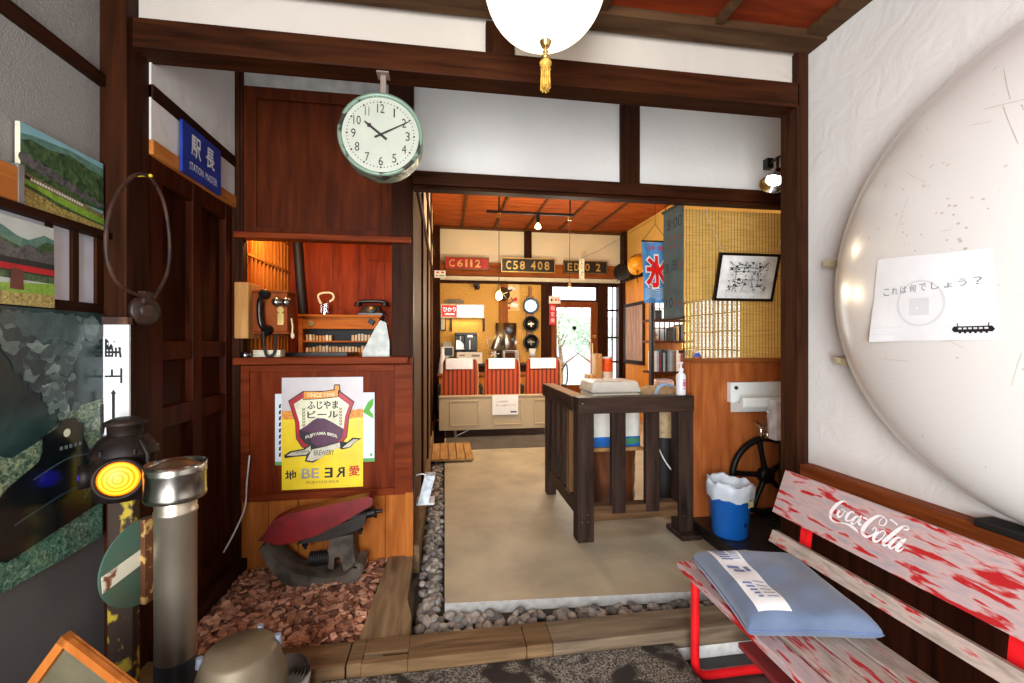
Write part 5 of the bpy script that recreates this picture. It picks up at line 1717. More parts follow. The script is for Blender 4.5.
# ------------------------------------------------------------------ FENCE
fe = T('railing', 'dark stained timber corner railing around the white cooler', 'railing', (1.15, 2.9, 0.06))
FY0, FY1 = 2.50, 2.60
def fpart(nm, x0, x1, ya, yb, z0, z1, mt=FENCE, bev=0.006):
    b = MB(); b.box(x0, x1, ya, yb, z0, z1)
    return b.build(nm, mt, fe, bev)
fpart('corner_post', 0.775, 0.875, FY0, FY1, 0.06, 0.825)
ep = fpart('end_post', 1.415, 1.51, FY0, FY1, 0.085, 0.825)
fpart('foot_plate', 1.395, 1.525, 2.43, 2.63, 0.06, 0.09)
fpart('far_post', 0.785, 0.86, 3.33, 3.41, 0.06, 0.83)
tr_ = fpart('top_rail', 0.775, 1.51, 2.49, 2.60, 0.822, 0.918, FENCEX)
b = MB(); b.box(0.768, 0.862, 2.60, 3.42, 0.826, 0.914, 0); b.box(0.772, 0.858, 2.602, 3.41, 0.9135, 0.917, 1)
b.build('side_top_rail', [wood('fence_stain_deep', (36, 27, 24), (72, 54, 46), 'Y', 0.42, k=8), RAW], fe)
fpart('bottom_rail', 0.875, 1.425, 2.52, 2.60, 0.175, 0.262, wood('fence_worn_rail', (58, 40, 28), (118, 88, 60), 'X', 0.5, k=8))
fpart('side_bottom_rail', 0.79, 0.86, 2.60, 3.33, 0.19, 0.27)
for x0 in (0.992, 1.209):
    fpart('slat', x0, x0 + 0.088, 2.515, 2.56, 0.215, 0.826)
for yy in (2.77, 2.93, 3.09, 3.23):
    fpart('slat', 0.80, 0.845, yy, yy + 0.075, 0.24, 0.83, FENCE if yy != 2.77 else wood('fence_worn_slat', (84, 60, 40), (140, 104, 70), 'Z', 0.5, k=8))
b = MB()
for x, z in ((0.80, 0.885), (1.43, 0.905), (1.495, 0.905), (1.43, 0.845), (1.495, 0.845)):
    b.cyl((x, 2.4905, z), (x, 2.4885, z), 0.004, n=10)
for x0 in (0.80, 1.445):
    for dx in (0, 0.035):
        for z in (0.185, 0.225):
            b.cyl((x0 + dx, 2.5005, z), (x0 + dx, 2.4975, z), 0.004, n=10)
b.build('screws', STEEL, fe)

co = T('cooler_box', 'white cooler box with a blue base band on a log behind the railing', 'cooler', (1.2, 3.1, 0.50))
CWH = M('cooler_white', (244, 245, 234), 0.35, var=0.03)
b = MB(); b.box(1.03, 1.385, 2.98, 3.27, 0.56, 0.88)
b.build('body', CWH, co, 0.012)
b = MB(); b.box(1.028, 1.387, 2.978, 3.272, 0.50, 0.575)
b.build('blue_base', M('cooler_blue', (40, 108, 190), 0.35), co, 0.006)
b = MB(); b.prism([(1.19, 2.9775, 0.515), (1.30, 2.9775, 0.515), (1.385, 2.9775, 0.53), (1.385, 2.9775, 0.56), (1.31, 2.9775, 0.565), (1.22, 2.9775, 0.54)], (0, -0.001, 0))
b.build('green_motif', M('cooler_green', (70, 140, 110), 0.4), co)
b = MB(); v8 = [(1.02, 2.975, 0.885), (1.395, 2.975, 0.885), (1.395, 3.285, 0.885), (1.02, 3.285, 0.885), (1.04, 3.0, 0.965), (1.378, 3.0, 0.965), (1.378, 3.265, 0.965), (1.04, 3.265, 0.965)]
b.add(v8, [(3, 2, 1, 0), (4, 5, 6, 7), (0, 1, 5, 4), (1, 2, 6, 5), (2, 3, 7, 6), (3, 0, 4, 7)])
b.build('lid', CWH, co, 0.012)
b = MB(); b.box(1.0, 1.40, 2.96, 3.29, 0.475, 0.50)
one('wooden_board', b, RAW, 'pale wooden board between the cooler box and the log', 'board', bev=0.003)
lg = MB(); rs = random.Random(4)
n_ = 36
vs = []
for kk in range(9):
    z_ = 0.06 + 0.414 * kk / 8
    for i in range(n_):
        t = 2 * math.pi * i / n_
        q = 1 + 0.05 * math.sin(3 * t + 0.5) + 0.03 * math.sin(7 * t + kk * 0.2) + rs.uniform(-0.035, 0.035)
        vs.append((1.21 + 0.185 * q * math.cos(t), 3.11 + 0.15 * q * math.sin(t), z_))
lg.add(vs, [(k * n_ + i, k * n_ + (i + 1) % n_, (k + 1) * n_ + (i + 1) % n_, (k + 1) * n_ + i) for k in range(8) for i in range(n_)], 0, True)
lg.add(vs[:n_], [list(range(n_))]); lg.add(vs[-n_:], [list(range(n_))])
one('log', lg, mix2('log_bark', (64, 32, 18), (128, 74, 42), 9, (1, 1, 0.3), 0.35, 0.65, 0.35), 'thick glossy brown log standing under the white cooler', 'log')
sa = T('draped_stool', 'beige cloth-covered stool with a pale blue cord behind the railing', 'stool', (1.56, 2.98, 0.06))
CLO = M('beige_cloth', (192, 170, 130), 0.9, var=0.12, scale=30, bmp=0.2)
b = MB(); b.blob((1.56, 2.98, 0.86), (0.17, 0.15, 0.07), 28, 12, e=0.6)
b.lathe([(0.14, 0.86), (0.145, 0.74), (0.135, 0.62), (0.13, 0.58)], (1.56, 2.98, 0), n=28, caps=False)
b.build('cloth', CLO, sa)
b = MB(); b.cyl((1.56, 2.98, 0.06), (1.56, 2.98, 0.60), 0.10, 0.115)
b.build('base', BLACKM, sa)
b = MB(); b.tube(smooth_path([(1.43, 2.845, 0.87), (1.455, 2.84, 0.93), (1.50, 2.84, 0.955), (1.56, 2.84, 0.94)], 6), 0.012, 8)
b.build('blue_cord', M('pale_blue_cord', (150, 190, 226), 0.4), sa)
b = MB(); b.tube(smooth_path([(1.40, 2.80, 0.60), (1.42, 2.70, 0.48), (1.47, 2.66, 0.40), (1.53, 2.66, 0.37)], 6), 0.005, 6)
one('white_hose', b, WHITEP, 'thin white hose curving behind the railing below the stool cloth', 'hose')
bo = T('sanitizer_bottle', 'white pump bottle with a pink label standing on the railing', 'bottle', (1.452, 2.545, 0.918))
b = MB(); b.lathe([(0.0, 0), (0.027, 0.0), (0.029, 0.005), (0.029, 0.115), (0.024, 0.13), (0.013, 0.138), (0.013, 0.15)], (1.452, 2.545, 0.918), n=28)
b.build('body', M('bottle_white', (238, 238, 242), 0.25, var=0.01), bo)
b = MB(); b.lathe([(0.015, 0.148), (0.015, 0.165), (0.006, 0.167), (0.006, 0.19), (0.012, 0.192), (0.012, 0.205)], (1.452, 2.545, 0.918), n=20); b.tube([(1.452, 2.545, 1.118), (1.425, 2.535, 1.118), (1.417, 2.533, 1.108)], 0.005, 8)
b.build('pump', M('bottle_white', (238, 238, 242)), bo)
b = MB()
for z0, z1, mi in ((0.055, 0.085, 0), (0.092, 0.098, 0), (0.04, 0.045, 0)):
    pts = [(1.452 + 0.0296 * math.sin(t), 2.545 - 0.0296 * math.cos(t)) for t in [(-0.1 + 0.1 * k) for k in range(8)]]
    vs = [(x, y, 0.918 + z0) for x, y in pts] + [(x, y, 0.918 + z1) for x, y in pts]
    b.add(vs, [(i, i + 1, i + 9, i + 8) for i in range(7)])
b.build('pink_label', M('label_pink', (222, 96, 148), 0.4), bo)

# ------------------------------------------------------------------ INNER ROOM: hanging banners, bookcase, hats
ib = T('ice_banner', 'blue banner with a large red shaved-ice character hung beside the grey-green sign', 'banner', (1.52, 3.1, 1.5))
BB = M('banner_blue', (72, 140, 196), 0.8, var=0.12, scale=14)
y_ = 3.0
sh = Sheet((1.425, y_, 1.53), FX, V((-0.05, 0, 1)).normalized(), 0.205, 0.44)
b = MB(); n_ = 10
vs = [sh.pt(i / n_, j / n_, 0.012 * math.sin(i * 0.9 + j * 0.15)) for j in range(n_ + 1) for i in range(n_ + 1)]
vs2 = [sh.pt(i / n_, j / n_, 0.012 * math.sin(i * 0.9 + j * 0.15) - 0.003) for j in range(n_ + 1) for i in range(n_ + 1)]
fs = [(j * (n_ + 1) + i, j * (n_ + 1) + i + 1, (j + 1) * (n_ + 1) + i + 1, (j + 1) * (n_ + 1) + i) for j in range(n_) for i in range(n_)]
b.add(vs, fs, 0, True); b.add(vs2, fs, 0, True)
b.build('cloth', BB, ib)
sh.o = sh.o + sh.n * 0.014
WV = M('wave_white', (206, 226, 238), 0.8)
for k in range(7):
    sh.line([(0.02, 0.04 + k * 0.03), (0.25, 0.10 + k * 0.025), (0.5, 0.05 + k * 0.03), (0.75, 0.10 + k * 0.025), (0.98, 0.05 + k * 0.03)], 0.003, WV, 1)
sh.text('氷', 0.02, 0.98, 0.22, 0.80, WHITEP, 2, bold=0.07)
sh.text('氷', 0.08, 0.92, 0.25, 0.77, RED, 8, bold=0.035)
for i, c in enumerate('特製'):
    sh.text(c, 0.2 + i * 0.36, 0.46 + i * 0.36, 0.85, 0.94, REDINK, 3)
sh.build('printed_design', ib)
b = MB(); b.tube([sh.pt(-0.02, 1.01), sh.pt(1.02, 1.01)], 0.006, 8); b.tube([sh.pt(0.0, 1.01), (1.51, 3.0, 2.10), sh.pt(1.0, 1.01)], 0.002, 6); b.tube([(1.51, 3.0, 2.10), (1.52, 3.0, 3.05)], 0.002, 6)
b.build('hanging_cord', BLACKM, ib)

gs = T('hours_sign', 'long grey-green cloth sign with faded hours hanging at the edge of the bamboo blind', 'sign', (1.475, 2.68, 1.4))
GG = M('sign_grey_green', (74, 96, 100), 0.75, var=0.12, scale=8)
sh = Sheet((1.472, 2.805, 1.40), -FY, FZ, 0.25, 0.72)
sh.base(GG, 0.006).build('cloth', GG, gs)
DG = M('faded_print', (36, 46, 52), 0.8); FR = M('faded_red', (130, 70, 66), 0.8)
sh.text('8:00', 0.22, 0.95, 0.81, 0.91, DG, 1)
sh.text('営業中', 0.3, 0.9, 0.70, 0.745, FR, 1); sh.text('毎日', 0.3, 0.75, 0.63, 0.675, FR, 1)
sh.text('造', 0.06, 0.32, 0.42, 0.52, DG, 1); sh.text('岡', 0.45, 0.71, 0.42, 0.52, DG, 1); sh.text('駅', 0.78, 0.97, 0.43, 0.50, FR, 1)
sh.text('10', 0.16, 0.5, 0.10, 0.19, DG, 1); sh.text('開店', 0.58, 0.92, 0.11, 0.16, FR, 1)
sh.build('lettering', gs)
for z in (1.40, 2.125):
    b = MB(); b.cyl((1.472, 2.815, z), (1.472, 2.545, z), 0.009)
    b.build('rod', BLACKM, gs)
b = MB(); b.tube([(1.472, 2.78, 2.125), (1.472, 2.68, 2.6), (1.472, 2.58, 2.125)], 0.003, 6); b.tube([(1.472, 2.68, 2.6), (1.472, 2.68, 3.05)], 0.003, 6)
b.build('cord', BLACKM, gs)

bc = T('bookcase', 'dark open bookcase with shelves of books beyond the railing', 'bookcase', (2.45, 4.6, 0.06))
BCW = wood('bookcase_wood', (60, 30, 18), (104, 60, 36), 'X', 0.45)
b = MB(); b.box(2.19, 2.225, 4.44, 4.50, 0.06, 2.15)
b.build('side_panel', M('blue_black_post', (24, 26, 32), 0.4, var=0.3, scale=20), bc, 0.004)
for z in (0.90, 1.235, 1.47):
    b = MB(); b.box(2.225, 2.70, 4.45 if z < 1.4 else 4.55, 4.72, z, z + 0.025)
    b.build('shelf', BCW, bc, 0.003)
b = MB(); b.box(2.31, 2.70, 4.71, 4.73, 0.06, 1.235)
b.build('back_panel', wood('bookcase_back', (120, 66, 30), (170, 104, 50), 'Z', 0.5), bc)
b = MB(); b.box(2.31, 2.70, 4.735, 4.74, 1.26, 2.15)
for_ = struct('window_5', b, SHOJI)
b = MB()
for i in range(7):
    x = 2.315 + i * 0.06
    b.box(x - 0.004, x + 0.004, 4.722, 4.732, 1.26, 2.15)
for z in (1.40, 1.62, 1.84, 2.06):
    b.box(2.31, 2.70, 4.722, 4.732, z, z + 0.01)
b.build('window_frame', DARK, for_)
lamp('shoji_front_fill', 'AREA', (2.46, 4.70, 1.75), 3.0, (1.0, 0.98, 0.95), 0.45, (R(90), 0, 0), 0.7)  # added light on the room side, brightening the paper from the front
BK = [('white', (226, 222, 214)), ('black', (28, 28, 32)), ('grey', (128, 132, 136)), ('cream', (214, 200, 164)), ('brown', (110, 72, 48)), ('pale blue', (150, 176, 196)), ('dark red', (126, 38, 40)), ('green', (70, 104, 76))]
ORD = ['first', 'second', 'third', 'fourth', 'fifth', 'sixth', 'seventh', 'eighth', 'ninth', 'tenth', 'eleventh', 'twelfth', 'thirteenth', 'fourteenth', 'fifteenth', 'sixteenth', 'seventeenth', 'eighteenth', 'nineteenth', 'twentieth', 'twenty-first', 'twenty-second']
rs = random.Random(17); x = 2.235; i = 0
while x < 2.66 and i < 22:
    t_ = rs.uniform(0.018, 0.034); h_ = rs.uniform(0.17, 0.235); nm, c = BK[(i * 3 + rs.randrange(3)) % 8]
    if i == 0:
        nm, c = BK[0]
    if i == 3:
        nm, c = BK[1]; h_ = 0.24
    bkk = T('book', '%s spined book, %s from the left on the middle bookcase shelf' % (nm, ORD[i]), 'book', (x + t_ / 2, 4.53, 0.925), 'books on the middle shelf')
    b = MB(); b.box(x, x + 0.0025, 4.46, 4.60, 0.925, 0.925 + h_); b.box(x + t_ - 0.0025, x + t_, 4.46, 4.60, 0.925, 0.925 + h_); b.box(x, x + t_, 4.457, 4.461, 0.925, 0.925 + h_)
    b.build('cover', M('book_' + nm.replace(' ', '_'), c, 0.5), bkk)
    b = MB(); b.box(x + 0.0025, x + t_ - 0.0025, 4.461, 4.595, 0.928, 0.922 + h_)
    b.build('pages', M('book_pages', (222, 214, 192), 0.8), bkk)
    x += t_ + 0.001; i += 1
b = MB(); b.lathe([(0.0, 0), (0.035, 0.0), (0.04, 0.02), (0.04, 0.06), (0.02, 0.085), (0.02, 0.10)], (2.28, 4.56, 1.26), n=20)
one('brown_figurine', b, M('figurine_brown', (120, 66, 34), 0.5, var=0.4), 'small brown figurine at the left end of the upper bookcase shelf', 'figurine')
for i, (x, c, nm) in enumerate(((2.50, (40, 40, 44), 'black'), (2.545, (170, 140, 90), 'tan'), (2.60, (60, 64, 60), 'dark grey'))):
    b = MB(); b.box(x, x + 0.034, 4.56, 4.70, 1.26, 1.26 + 0.14 + 0.02 * i)
    one('file_box', b, M('file_' + nm.replace(' ', '_'), c, 0.6), '%s file box standing on the upper bookcase shelf before the lattice' % nm, 'file box', 'file boxes on the upper shelf', bev=0.002)
b = MB(); b.box(2.31, 2.39, 4.58, 4.66, 1.495, 1.60)
one('speaker_box', b, BLACKM, 'small black speaker on the top board of the bookcase', 'speaker', bev=0.004)
rg = T('cloth_bundle', 'folded white and red cloth on the lowest visible bookcase shelf', 'cloth', (2.36, 4.55, 0.70))
b = MB(); b.box(2.225, 2.70, 4.45, 4.72, 0.66, 0.685)
b.build('shelf', BCW, bc, 0.003)
b = MB(); b.blob((2.37, 4.54, 0.765), (0.12, 0.08, 0.08), 20, 10, e=0.6)
b.build('cloth', M('cloth_pinkish', (226, 196, 196), 0.8, var=0.1), rg)
b = MB(); b.blob((2.39, 4.475, 0.765), (0.04, 0.018, 0.045), 14, 8)
b.build('red_mark', REDINK, rg)

# hats on the inner right wall
hy = T('yellow_helmet', 'yellow safety helmet hanging on the inner right wall', 'helmet', (2.8, 6.3, 2.25))
b = MB(); b.lathe([(0.0, 0.13), (0.06, 0.125), (0.10, 0.09), (0.125, 0.03), (0.13, 0.0), (0.15, -0.01)], (2.79, 6.12, 2.38), (-0.75, -0.6, 0.1), 28, caps=False)
b.build('shell', M('helmet_yellow', (238, 166, 34), 0.35, var=0.05), hy)
b = MB(); b.tube([(2.76, 6.04, 2.31), (2.76, 6.03, 2.2), (2.77, 6.03, 2.1)], 0.006, 6); b.lathe([(0.15, -0.012), (0.158, -0.008), (0.158, 0.0)], (2.79, 6.12, 2.38), (-0.75, -0.6, 0.1), 28, caps=False)
b.build('strap', BLACKM, hy)
for i, (yy, zz, lb) in enumerate(((6.72, 2.36, 'black conductor cap hanging next to the dark corner post'), (6.52, 2.30, 'black peaked cap hanging between the yellow helmet and another cap'))):
    h0 = T('conductor_hat', lb, 'hat', (2.83, yy, zz - 0.1), 'black hats on the wall')
    b = MB(); b.lathe([(0.0, 0.10), (0.10, 0.10), (0.125, 0.08), (0.12, 0.06), (0.10, 0.03), (0.10, 0.0)], (2.83, yy, zz), (-0.8, -0.5, 0.2), 24, caps=False)
    b.build('crown', BLACKM, h0)
    b = MB(); b.prism([(2.80, yy - 0.11, zz - 0.10), (2.74, yy - 0.13, zz - 0.13), (2.72, yy - 0.02, zz - 0.15), (2.78, yy + 0.06, zz - 0.12)], (0, 0, 0.012))
    b.build('peak', BLACK, h0)
nb = T('notice_frame', 'pinkish wood-grained notice panel in a dark frame on the inner right wall', 'panel', (2.9, 6.55, 0.92))
b = MB()
for q in ((6.10, 7.0 - .18, 1.80, 1.85), (6.10, 6.82, 0.90, 0.96), (6.10, 6.14, 0.96, 1.80), (6.77, 6.82, 0.96, 1.80)):
    b.box(2.885, 2.912, q[0], q[1], q[2], q[3])
b.build('frame', DARKY, nb, 0.003)
b = MB(); b.box(2.895, 2.91, 6.14, 6.77, 0.96, 1.80)
b.build('panel', wood('pink_grain', (150, 112, 92), (206, 174, 154), 'Z', 0.5, k=10), nb)

# ------------------------------------------------------------------ LOCOMOTIVE NUMBER PLATES
PBLK = M('plate_black', (26, 28, 26), 0.4); PRED = M('plate_red', (172, 26, 26), 0.4); PGLD = M('plate_gold', (206, 176, 104), 0.35, 0.6)
for x0, x1, z0, z1, body, mt, lb in ((0.005, 0.688, 2.368, 2.562, 'C6112', PRED, 'red number plate with gold characters C6112, leftmost on the back beam'), (0.878, 1.752, 2.345, 2.572, 'C58 408', PBLK, 'black number plate with gold characters C58 408 in the middle of the beam'), (1.89, 2.626, 2.35, 2.556, 'ED10 2', PBLK, 'black number plate with gold characters ED10 2 above the back door')):
    t = T('number_plate', lb, 'number plate', ((x0 + x1) / 2, 6.88, z0), 'locomotive number plates on the beam')
    sh = Sheet((x0, 6.868, z0), FX, FZ, x1 - x0, z1 - z0)
    sh.base(mt, 0.03).build('plate', mt, t)
    b = MB(); e = 0.014
    for q in ((x0, x1, z0, z0 + e), (x0, x1, z1 - e, z1), (x0, x0 + e, z0, z1), (x1 - e, x1, z0, z1)):
        b.box(q[0], q[1], 6.86, 6.87, q[2], q[3])
    b.build('raised_border', PGLD if mt is PBLK and body != 'ED10 2' else (M('border_dark_gold', (110, 84, 50), 0.5)), t)
    n_ = len(body); cur = 0.09; st_ = 0.82 / n_
    for c in body:
        if c != ' ':
            sh.text(c, cur, cur + st_ * (0.30 if c == '1' else 0.78), 0.2, 0.8, PGLD, 3, bold=0.02)
        cur += st_ * (0.6 if c in ' 1' else 1) * (1.12 if body != 'C58 408' else 1.08)
    sh.build('numerals', t)
tg = T('paper_tag', 'small hanging paper tag with red marks in front of the ED10 2 plate', 'tag', (2.14, 6.6, 2.2))
sh = Sheet((2.065, 6.60, 2.21), FX, FZ, 0.085, 0.33)
sh.base(M('tag_cream', (240, 232, 200), 0.7), 0.004).build('card', M('tag_cream', (240, 232, 200)), tg)
sh.disc(0.5, 0.55, 0.12, REDINK, 1, 12)
for k in (0.2, 0.33, 0.75, 0.88):
    sh.poly([(0.35, k), (0.65, k), (0.6, k + 0.05), (0.4, k + 0.05)], GREYINK, 1)
sh.build('printed_text', tg)
b = MB(); b.tube([(2.107, 6.598, 2.54), (2.35, 6.4, 2.65), (2.95, 5.9, 3.0)], 0.002, 6)
b.build('string', BLACKM, tg)
sh = Sheet((-0.155, 6.845, 2.23), FX, FZ, 0.17, 0.11)
t = T('exit_card', 'small white card with two red arrows under the C6112 plate', 'card', (-0.07, 6.845, 2.23))
sh.base(PAPER, 0.006).build('card', PAPER, t)
sh.poly([(0.15, 0.66), (0.38, 0.58), (0.38, 0.85), (0.2, 0.85)], REDINK); sh.poly([(0.62, 0.58), (0.85, 0.66), (0.8, 0.85), (0.62, 0.85)], REDINK)
sh.poly([(0.15, 0.2), (0.3, 0.2), (0.3, 0.38), (0.15, 0.38)], GREYINK); sh.poly([(0.42, 0.2), (0.85, 0.2), (0.85, 0.36), (0.42, 0.36)], GREEN)
sh.build('printed_text', t)

# ------------------------------------------------------------------ TRAIN SEATS
ts = T('train_bench', 'row of three red-striped train seats with white headrest covers on a beige base', 'train seats', (0.75, 5.6, 0.06))
BEI = M('seat_beige', (186, 166, 132), 0.45, var=0.03, scale=3)
b = MB(); b.box(-0.07, 1.54, 5.45, 5.49, 0.155, 0.575); b.box(-0.075, 1.545, 5.44, 5.50, 0.555, 0.585)
b.build('back_panel', BEI, ts, 0.008)
b = MB()
for x0, x1 in ((0.06, 0.42), (0.60, 0.96), (1.12, 1.48)):
    for q in ((x0, x1, 0.21, 0.222), (x0, x1, 0.508, 0.52), (x0, x0 + 0.012, 0.21, 0.52), (x1 - 0.012, x1, 0.21, 0.52)):
        b.box(q[0], q[1], 5.442, 5.452, q[2], q[3])
b.build('raised_molding', BEI, ts, 0.003)
b = MB()
for x0 in (0.475, 1.0):
    for i in range(2):
        for z in (0.37, 0.42, 0.50):
            b.cyl((x0 + i * 0.06, 5.45, z), (x0 + i * 0.06, 5.446, z), 0.006, n=8)
b.build('screws', STEEL, ts)
m, nt, bs = nmat('striped_moquette')
tcn = nt.nodes.new('ShaderNodeTexCoord'); wv = nt.nodes.new('ShaderNodeTexWave'); wv.wave_type = 'BANDS'; wv.bands_direction = 'X'; wv.inputs['Scale'].default_value = 5.8
nt.links.new(tcn.outputs['Object'], wv.inputs['Vector'])
r = ramp(nt, wv.outputs['Fac'], [(0.10, (92, 28, 10)), (0.34, (156, 56, 22)), (0.8, (176, 70, 30))])
nt.links.new(r.outputs[0], bs.inputs['Base Color']); bs.inputs['Roughness'].default_value = 0.8
MOQ = m
SFR = M('seat_side', (150, 62, 34), 0.6)
for x0, x1 in ((-0.033, 0.412), (0.499, 0.944), (1.035, 1.48)):
    b = MB(); b.prism([(x0, 5.52, 0.57), (x1, 5.52, 0.57), (x1 - 0.01, 5.52, 0.98), (x1 - 0.03, 5.52, 1.025), (x0 + 0.03, 5.52, 1.025), (x0 + 0.01, 5.52, 0.98)], (0, 0.09, 0))
    bk_ = b.build('seat_back', MOQ, ts, 0.01)
    b = MB(); b.box(x0 + 0.045, x1 - 0.065, 5.505, 5.52, 0.905, 1.03); b.box(x0 + 0.045, x1 - 0.065, 5.505, 5.62, 1.026, 1.036)
    b.build('headrest_cover', M('cover_white', (226, 224, 236), 0.8, var=0.03), bk_, 0.004)
    b = MB(); b.tube(smooth_path([(x1 - 0.005, 5.515, 0.58), (x1 + 0.002, 5.515, 0.80), (x1 - 0.008, 5.515, 0.98), (x1 - 0.03, 5.515, 1.028)], 5), 0.006, 6)
    b.build('seat_edge', M('edge_tan', (196, 160, 116), 0.5), bk_)
    b = MB(); b.box(x0, x1, 5.60, 6.05, 0.36, 0.50)
    b.build('seat_pad', MOQ, ts, 0.02)
for xx in (0.455, 0.988, -0.07, 1.535):
    b = MB(); b.box(xx - 0.02, xx + 0.02, 5.55, 5.95, 0.66, 0.69); b.box(xx - 0.02, xx + 0.02, 5.56, 5.60, 0.40, 0.66)
    b.build('armrest', BLACKM, ts, 0.006)
b = MB(); b.tube(smooth_path([(1.485, 5.53, 0.86), (1.55, 5.53, 0.95), (1.57, 5.53, 0.91), (1.565, 5.53, 0.72), (1.50, 5.53, 0.66)], 5), 0.009, 8)
b.build('grab_handle', BLACK, ts)
for xx in (0.13, 1.42):
    b = MB(); b.cyl((xx, 5.50, 0.06), (xx, 5.50, 0.16), 0.018); b.cyl((xx, 5.95, 0.06), (xx, 5.95, 0.36), 0.018); b.tube([(xx, 5.5, 0.07), (xx, 5.95, 0.07)], 0.014, 8)
    b.build('leg', STEEL, ts)
b = MB(); b.tube([(0.13, 5.50, 0.07), (0.33, 5.52, 0.16)], 0.010, 8); b.tube([(1.42, 5.50, 0.07), (1.25, 5.52, 0.16)], 0.010, 8)
b.build('brace', STEEL, ts)
sn = T('seat_notice', 'white paper notice taped to the back of the train seats', 'notice', (0.75, 5.44, 0.335))
sh = Sheet((0.585, 5.436, 0.338), FX, FZ, 0.325, 0.245)
sh.base(PAPER, 0.002).build('sheet', PAPER, sn)
sh.text('この座席は', 0.15, 0.62, 0.62, 0.72, GREYINK); sh.text('座り心地がいいよ！', 0.13, 0.90, 0.44, 0.53, GREYINK); sh.poly([(0.7, 0.1), (0.94, 0.1), (0.94, 0.17), (0.7, 0.17)], INK)
sh.build('printed_text', sn)
b = MB(); b.box(0.02, 1.75, 4.85, 6.1, 0.0605, 0.066)  # sheet coloured as the shade and darker floor under the seats
one('seat_shade_sheet', b, M('seat_shade_grey', (84, 78, 72), 0.8, var=0.15, scale=5), 'thin dark grey sheet standing for shade and darker floor under the train seats', 'shade sheet')
db = T('duckboard', 'slatted wooden duckboard on the floor beside the inner left wall', 'duckboard', (0.06, 4.7, 0.06))
for i in range(5):
    x = -0.13 + i * 0.084
    b = MB(); b.box(x, x + 0.078, 4.36, 5.05, 0.078, 0.098)
    b.build('slat', RAW, db, 0.003)
for y in (4.42, 4.95):
    b = MB(); b.box(-0.13, 0.285, y, y + 0.05, 0.06, 0.078)
    b.build('crossbar', RAW, db)

# ------------------------------------------------------------------ KITCHEN COUNTERS AND THEIR THINGS
b = MB(); b.box(-0.10, 1.60, 6.18, 6.50, 0.77, 0.80, 0)
for i in range(12):
    b.box(-0.08 + i * 0.138, -0.08 + i * 0.138 + 0.136, 6.22, 6.46, 0.06, 0.77, 1)
o = one('front_counter', b, [wood('counter_top', (116, 56, 26), (170, 96, 46), 'X', 0.4), ORANGE], 'orange wooden serving counter behind the train seats', 'counter', bev=0.002)
b = MB(); b.box(-0.06, 1.54, 6.66, 6.98, 0.88, 0.915, 0); b.box(-0.05, 1.53, 6.70, 6.97, 0.06, 0.88, 1)
one('back_counter', b, [M('counter_black', (44, 38, 36), 0.35), DARK], 'dark kitchen counter along the back wall', 'counter', bev=0.003)
cm = T('coffee_machine', 'black coffee machine standing on a white box at the back counter', 'coffee machine', (0.33, 6.82, 1.09))
b = MB(); b.box(0.156, 0.49, 6.70, 6.95, 1.09, 1.11); b.box(0.156, 0.49, 6.82, 6.95, 1.11, 1.38); b.box(0.156, 0.49, 6.70, 6.95, 1.34, 1.385); b.box(0.30, 0.49, 6.70, 6.83, 1.11, 1.34)
b.build('body', BLACK, cm, 0.008)
b = MB(); b.box(0.175, 0.295, 6.70, 6.705, 1.13, 1.145); b.prism([(0.175, 6.812, 1.13), (0.29, 6.812, 1.13), (0.29, 6.812, 1.2), (0.235, 6.812, 1.27), (0.175, 6.812, 1.27)], (0, 0.004, 0))
b.build('drip_tray', STEEL, cm)
b = MB(); b.box(0.34, 0.42, 6.694, 6.70, 1.315, 1.345)
b.build('display', M('display_white', (230, 232, 236), 0.3, emit=0.6), cm)
b = MB(); b.box(0.37, 0.385, 6.694, 6.70, 1.13, 1.27); b.cyl((0.235, 6.76, 1.34), (0.235, 6.76, 1.28), 0.02)
b.build('spout', STEEL, cm)
b = MB(); b.box(0.18, 0.565, 6.68, 6.95, 0.915, 1.09)
wb = T('white_carton', 'white printed box under the coffee machine', 'box', (0.37, 6.8, 0.915))
b.build('body', M('carton_white', (222, 216, 206), 0.6, var=0.03), wb, 0.003)
b = MB(); b.box(0.22, 0.30, 6.6785, 6.68, 1.03, 1.05); b.box(0.40, 0.53, 6.6785, 6.68, 1.02, 1.05); b.box(0.22, 0.27, 6.6785, 6.68, 0.96, 0.975); b.box(0.36, 0.37, 6.6785, 6.68, 1.045, 1.06)
b.build('printed_marks', GREYINK, wb)
mo = T('monitor', 'small black screen in a white frame at the left of the back counter', 'monitor', (0.0, 6.8, 0.915))
b = MB(); b.box(-0.06, 0.135, 6.78, 6.80, 1.02, 1.17); b.box(0.0, 0.06, 6.79, 6.81, 0.915, 1.02); b.box(-0.04, 0.10, 6.72, 6.86, 0.915, 0.925)
b.build('frame', WHITEP, mo, 0.004)
b = MB(); b.box(0.0, 0.12, 6.776, 6.78, 1.035, 1.155)
b.build('screen', BLACK, mo)
b = MB(); b.box(-0.03, 0.10, 6.88, 6.95, 0.915, 1.24)
one('grey_box', b, M('stand_grey', (170, 170, 166), 0.5, var=0.1), 'pale grey box standing behind the small monitor', 'box', bev=0.004)
b = MB(); b.lathe([(0.065, 0.0), (0.07, 0.01), (0.012, 0.36), (0.0, 0.362)], (-0.03, 6.30, 0.80), n=24)
one('white_cone', b, WHITEP, 'tall white cone on the left end of the serving counter', 'cone')
tn = T('dark_box', 'dark blue-black box beside the white carton on the back counter', 'box', (0.08, 6.78, 0.915))
b = MB(); b.box(-0.04, 0.165, 6.70, 6.77, 0.915, 1.0)
b.build('box', M('tin_dark', (34, 36, 48), 0.4), tn, 0.003)
jg = T('steel_jug', 'tilted steel jug on a white spoked stand before the wooden post', 'jug', (0.78, 6.72, 0.915))
